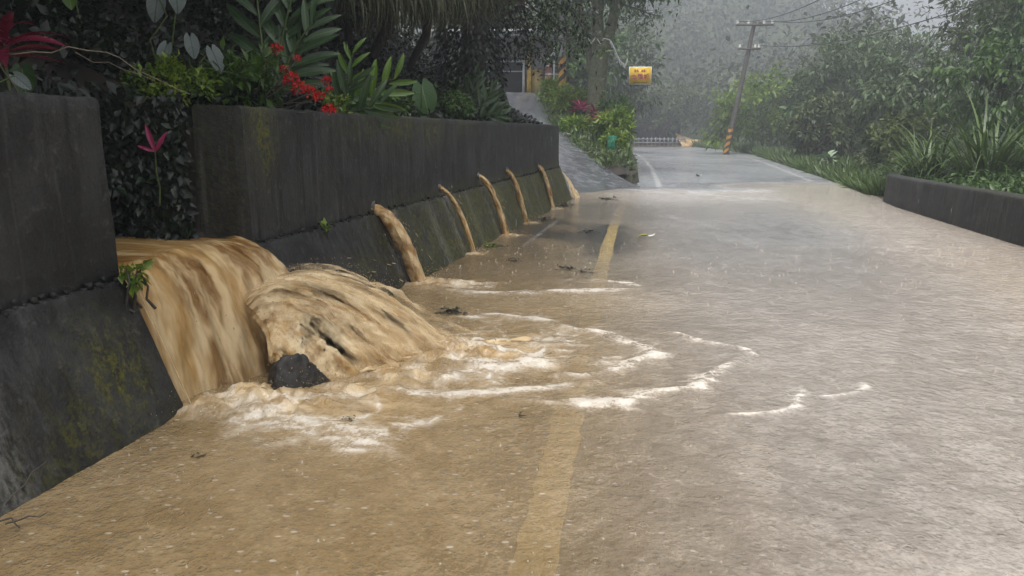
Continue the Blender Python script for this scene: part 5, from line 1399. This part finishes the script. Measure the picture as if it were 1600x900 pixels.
# weeds behind the parapet
n = 6000; yv = 3 + 17 * rs.rand(n); xv = right_edge(yv) + .35 + 2.6 * rs.rand(n)
zv = .22 + .20 * rs.rand(n) * (1 + vnoise(xv * 1.5, yv * 1.5, 2)) + .1 * (xv - right_edge(yv))
C = np.stack([xv, yv, zv], 1); D = rs.randn(n, 3) * .6 + np.array([-.4, -.3, .3]); N = rs.randn(n, 3) * .5 + np.array([-.2, -.3, .9]); sc = .5 + .8 * rs.rand(n)
V, F, a = leaf_mesh_arrays(C, D, N, .15 * sc, .06 * sc, np.clip(.5 + .28 * rs.randn(n), 0, 1))
o = obj('weeds', mesh('weeds', V, F, {'var': a}), M_L_MID); tag(o, 'leafy weeds filling the ground behind the right parapet', 'weeds', kind='stuff')

# trees left of the sign and behind the house
G_L = 'trees behind the house and sign'
for i, (x, y, h, cz, rad, m, lab, kw) in enumerate([
    (3.0, 47.0, 5.0, 6.0, (3.0, 3.0, 3.2), M_L_MID, 'dark tree behind the forked roadside tree', {}),
    (8.0, 62.0, 5.5, 6.6, (3.3, 3.0, 3.6), M_L_GREY, 'hazy green tree just left of the yellow sign', {}),
    (-2.5, 50.0, 6.0, 7.0, (3.6, 3.2, 3.4), M_L_OLIVE, 'tree rising behind the house roof', {}),
    (4.5, 72.0, 8.0, 9.5, (4.0, 3.6, 4.5), M_L_GREY, 'tall hazy tree above the white fringed rope', {}),
    (14.0, 99.6, 4.0, 5.2, (3.6, 2.4, 2.9), M_L_OLIVE, 'dim tree hanging over the left end of the far brown fence', {}),
    (19.4, 100.0, 4.0, 4.8, (3.8, 2.4, 3.0), M_L_OLIVE, 'dim tree hanging over the right end of the far brown fence', {})]):
    a = dict(nclust=200, nleaf=24, trunk_r=.2, sig=.17, L=.42, W=.17); a.update(kw)
    tree('background_tree', (x, y, max(0, gz(x, y)) - .1), h, (0, 0, cz), rad, 500 + i * 5, m, lab, 'tree', G_L, **a)

# far wooded hillside: one mass
rs = np.random.RandomState(99)
T = []
while len(T) < 1000:
    k = rs.rand()
    if k < .62: x = -60 + 190 * rs.rand(); y = 105 + 125 * rs.rand() ** 1.3
    elif k < .82: x = right_edge(60) + 8 + 60 * rs.rand(); y = 40 + 75 * rs.rand()
    else: x = -50 + 52 * rs.rand(); y = 52 + 60 * rs.rand()
    if y < 116 and left_edge(y) - 3 < x < right_edge(y) + 3.5: continue
    if 12 < x < 24 and y < 104: continue
    if k >= .82 and x > left_edge(y) - 4: continue
    if .45 * y < x < .57 * y and y < 240: continue                       # wedge fanning from the camera left treeless so sky shows
    T.append((x, y, gz(x, y), 2.6 + 3.6 * rs.rand() ** 1.5, rs.rand()))
T = np.array(T); per = 85
d = rs.randn(len(T) * per, 3); d /= np.linalg.norm(d, axis=1)[:, None]
r = np.repeat(T[:, 3], per); az = np.arctan2(d[:, 1], d[:, 0]); sd_ = np.repeat(np.arange(len(T)) * 1.37, per)
lum = .55 + .75 * fbm(np.cos(az) * 1.5 + sd_, np.sin(az) * 1.5 + d[:, 2] * 2 + 5, 3, 4)
rr = r * lum * (.6 + .4 * rs.rand(len(r)))
C = np.stack([np.repeat(T[:, 0], per) + d[:, 0] * rr, np.repeat(T[:, 1], per) + d[:, 1] * rr, np.repeat(T[:, 2] + 2.6 + T[:, 3] * .5, per) + d[:, 2] * rr * 1.15], 1)
D = d * .7 + rs.randn(*d.shape) * .5 + np.array([0, 0, -.5]); N = d + np.array([0, 0, .6]) + rs.randn(*d.shape) * .4
sc = (.6 + .8 * rs.rand(len(r))) * np.clip(C[:, 1] / 120, .38, 1)
V, F, a = leaf_mesh_arrays(C, D, N, .95 * sc, .55 * sc, np.clip(np.repeat(T[:, 4], per) * .85 + .05 + .12 * rs.randn(len(r)) + .12 * d[:, 2], 0, 1))
o = obj('forest', mesh('forest', V, F, {'var': a}), M_L_FOREST); tag(o, 'misty wooded hillside filling the distance behind the bend', 'forest', kind='stuff')

# ------------------------------------------------------------------ small things on the road
def litter(name, loc, label, cat, make):
    r = empty(name, loc, label, cat); make(r); return r
lt = empty('fallen_leaf', (1.95, 11.5, .03), 'curled yellow and white leaf lying on the road past the yellow line', 'leaf')
o = obj('blade', blade_mesh('blade', .16, .07, .5, 'lance', 8, .35), simple('yellow_leaf', (.42, .40, .06), .45, .25, 12), lt); o.rotation_euler = (0, 0, R(80)); o.location = (.02, 0, .015)
o = obj('curled_tip', blade_mesh('curled_tip', .13, .05, -.5, 'lance', 8, -.3), simple('white_leaf', (.6, .6, .53), .45, .15, 12), lt); o.rotation_euler = (0, 0, R(-86)); o.location = (.0, .01, .02)
o = obj('scrap', blade_mesh('scrap', .35, .22, .6, 'lance', 6, .3), M_WHT); o.location = (6.6, 28.3, .03); tag(o, 'small white scrap lying on the far grey road', 'litter')
def debris(loc, r, n, seed, label, green=0):
    root = empty('debris', loc, label, 'debris', 'washed up debris on the road'); rs = np.random.RandomState(seed); mb = MB()
    for k in range(n):
        a = rs.rand() * 6.28; p = np.array([math.cos(a), .6 * math.sin(a), 0]) * r * rs.rand()
        b = rs.rand() * 6.28; l = r * (.3 + .5 * rs.rand())
        limb(mb, p + (0, 0, .004), p + np.array([math.cos(b) * l, math.sin(b) * l, .008 * rs.rand()]), .004, .002, rs, .06, 4, 5)
    mb.build('twigs', M_BARK, root, True)
    n2 = n * 3; C = np.stack([rs.randn(n2) * r * .35, rs.randn(n2) * r * .25, .012 + .02 * rs.rand(n2)], 1)
    V, F, a = leaf_mesh_arrays(C, rs.randn(n2, 3) * [1, 1, .3], rs.randn(n2, 3) * .3 + [0, 0, 1], r * .3, r * .16, rs.rand(n2))
    obj('leaves', mesh('leaves', V, F, {'var': a}), M_L_LIME if green else M_L_DARK, root)
for x, y, r, n, g, lab in [(-.52, 6.55, .15, 14, 0, 'dark twigs and leaves caught beside the torrent splash'), (-.30, 10.55, .22, 14, 1, 'green and brown leaf heap washed against the wall foot'),
        (.60, 8.75, .14, 9, 0, 'dark leaf litter left of the yellow line near the first jet'), (.80, 8.55, .12, 7, 0, 'scrap of leaves touching the yellow line'), (.02, 9.3, .12, 8, 0, 'leaf scraps between the first and second jets'),
        (1.15, 12.1, .16, 8, 0, 'leaf scraps on the bare asphalt patch'), (.55, 13.9, .22, 9, 0, 'dark leaves by the white edge line'), (1.05, 16.6, .3, 10, 0, 'leaf debris below the farthest jet'),
        (-.85, 3.95, .06, 6, 0, 'small twig floating below the near foam'), (.04, 4.05, .04, 3, 0, 'tiny dark curl floating left of the yellow line'), (-1.45, 3.5, .05, 4, 0, 'bits of twig floating near the wall foot'), (2.2, 18.2, .3, 9, 0, 'leaf debris where the ramp meets the flood')]:
    debris((x, y, .02), r, n, int(abs(x) * 100 + y * 10), lab, g)
tw = empty('bare_twig', (-1.93, 2.85, .03), 'thin dark twig washed up in the bottom left corner', 'twig'); mb = MB(); rs = np.random.RandomState(6)
limb(mb, (-.12, .02, 0), (.10, -.1, .03), .006, .003, rs, .06, 7, 5); limb(mb, (0, -.03, .01), (.12, .05, .02), .004, .002, rs, .06, 5, 5); limb(mb, (-.1, .1, 0), (-.02, .3, .12), .004, .002, rs, .04, 5, 5)
mb.build('branch', M_BARK, tw, True)

# raindrops striking the water: little crowns and spikes
rs = np.random.RandomState(17); mbV = []; mbF = []; k0 = 0
for k in range(7000):
    y = 1.9 + 9 * rs.rand() ** 1.9; x = -2.1 + (right_edge(y) + 1.6) * rs.rand()
    if x < face(y) + .34: continue
    s = (.4 + rs.rand()) * (.0048 + .0005 * y); h = s * (.3 + 1.7 * rs.rand() ** 3)
    m = 6; an = np.arange(m) * 2 * np.pi / m + rs.rand()
    base = np.stack([np.cos(an) * s, np.sin(an) * s, np.zeros(m)], 1); top = np.stack([np.cos(an) * s * .25, np.sin(an) * s * .25, np.full(m, h) * (.7 + .5 * rs.rand(m))], 1)
    mbV.append(np.vstack([base, top]) + (x + 0, y, .010)); i = np.arange(m); j = (i + 1) % m
    mbF.append(np.stack([i, j, j + m, i + m], 1) + k0); k0 += 2 * m
t = NT('rain_splash_water'); p = t.bsdf(Base_Color=(.70, .62, .50), Roughness=.12, IOR=1.333); tr = t.n('BsdfTransparent'); mx = t.n('MixShader', Fac=.38); t.set(mx.inputs[1], tr.outputs[0]); t.set(mx.inputs[2], p.outputs[0])
o = obj('rain_splashes', mesh('rain_splashes', np.vstack(mbV), np.vstack(mbF), None, True), t.done(mx)); tag(o, 'tiny splashes of raindrops hitting the flood water', 'splashes', kind='stuff')

# falling rain
rs = np.random.RandomState(18); n = 15000
yy = 5.5 + 57 * rs.rand(n); xx = -6 + 34 * rs.rand(n); zz = .1 + 11 * rs.rand(n)
ok = ~((xx < face(np.clip(yy, -6, 20)) - .2) & (yy < 19)); xx, yy, zz = xx[ok], yy[ok], zz[ok]; n = len(xx)
l = .05 + .06 * rs.rand(n); w = .0011 + .0009 * rs.rand(n)
an = np.arange(3) * 2.0944
ring = np.stack([np.cos(an), np.sin(an), 0 * an], 1)
C = np.stack([xx, yy, zz], 1); tilt = np.stack([-.05 * l, 0 * l, l], 1)
V = np.concatenate([C[:, None] + tilt[:, None] * .5, C[:, None] + ring[None] * w[:, None, None], C[:, None] - tilt[:, None] * .5], 1).reshape(-1, 3)
k = np.arange(n)[:, None] * 5
F = np.concatenate([k + f for f in ([0, 1, 2], [0, 2, 3], [0, 3, 1], [4, 2, 1], [4, 3, 2], [4, 1, 3])], 0)
t = NT('rain_water'); p = t.bsdf(Base_Color=(.75, .78, .8), Roughness=.1, IOR=1.333); tr = t.n('BsdfTransparent'); mx = t.n('MixShader', Fac=.34); t.set(mx.inputs[1], tr.outputs[0]); t.set(mx.inputs[2], p.outputs[0])
o = obj('rain', mesh('rain', V, F), t.done(mx)); tag(o, 'heavy rain falling across the whole scene', 'rain', kind='stuff')

# rain haze: one closed box of even air
mb = MB(); mb.box((45, 125, 26), (380, 420, 56)); 
t = NT('rain_haze'); v = t.n('VolumePrincipled', Color=(.86, .91, .97), Density=.0040, Anisotropy=.25); t.t.links.new(v.outputs[0], t.out.inputs['Volume'])
hz_ = mb.build('haze', t.m); tag(hz_, 'grey rain haze hanging in the valley air', 'haze', kind='stuff')
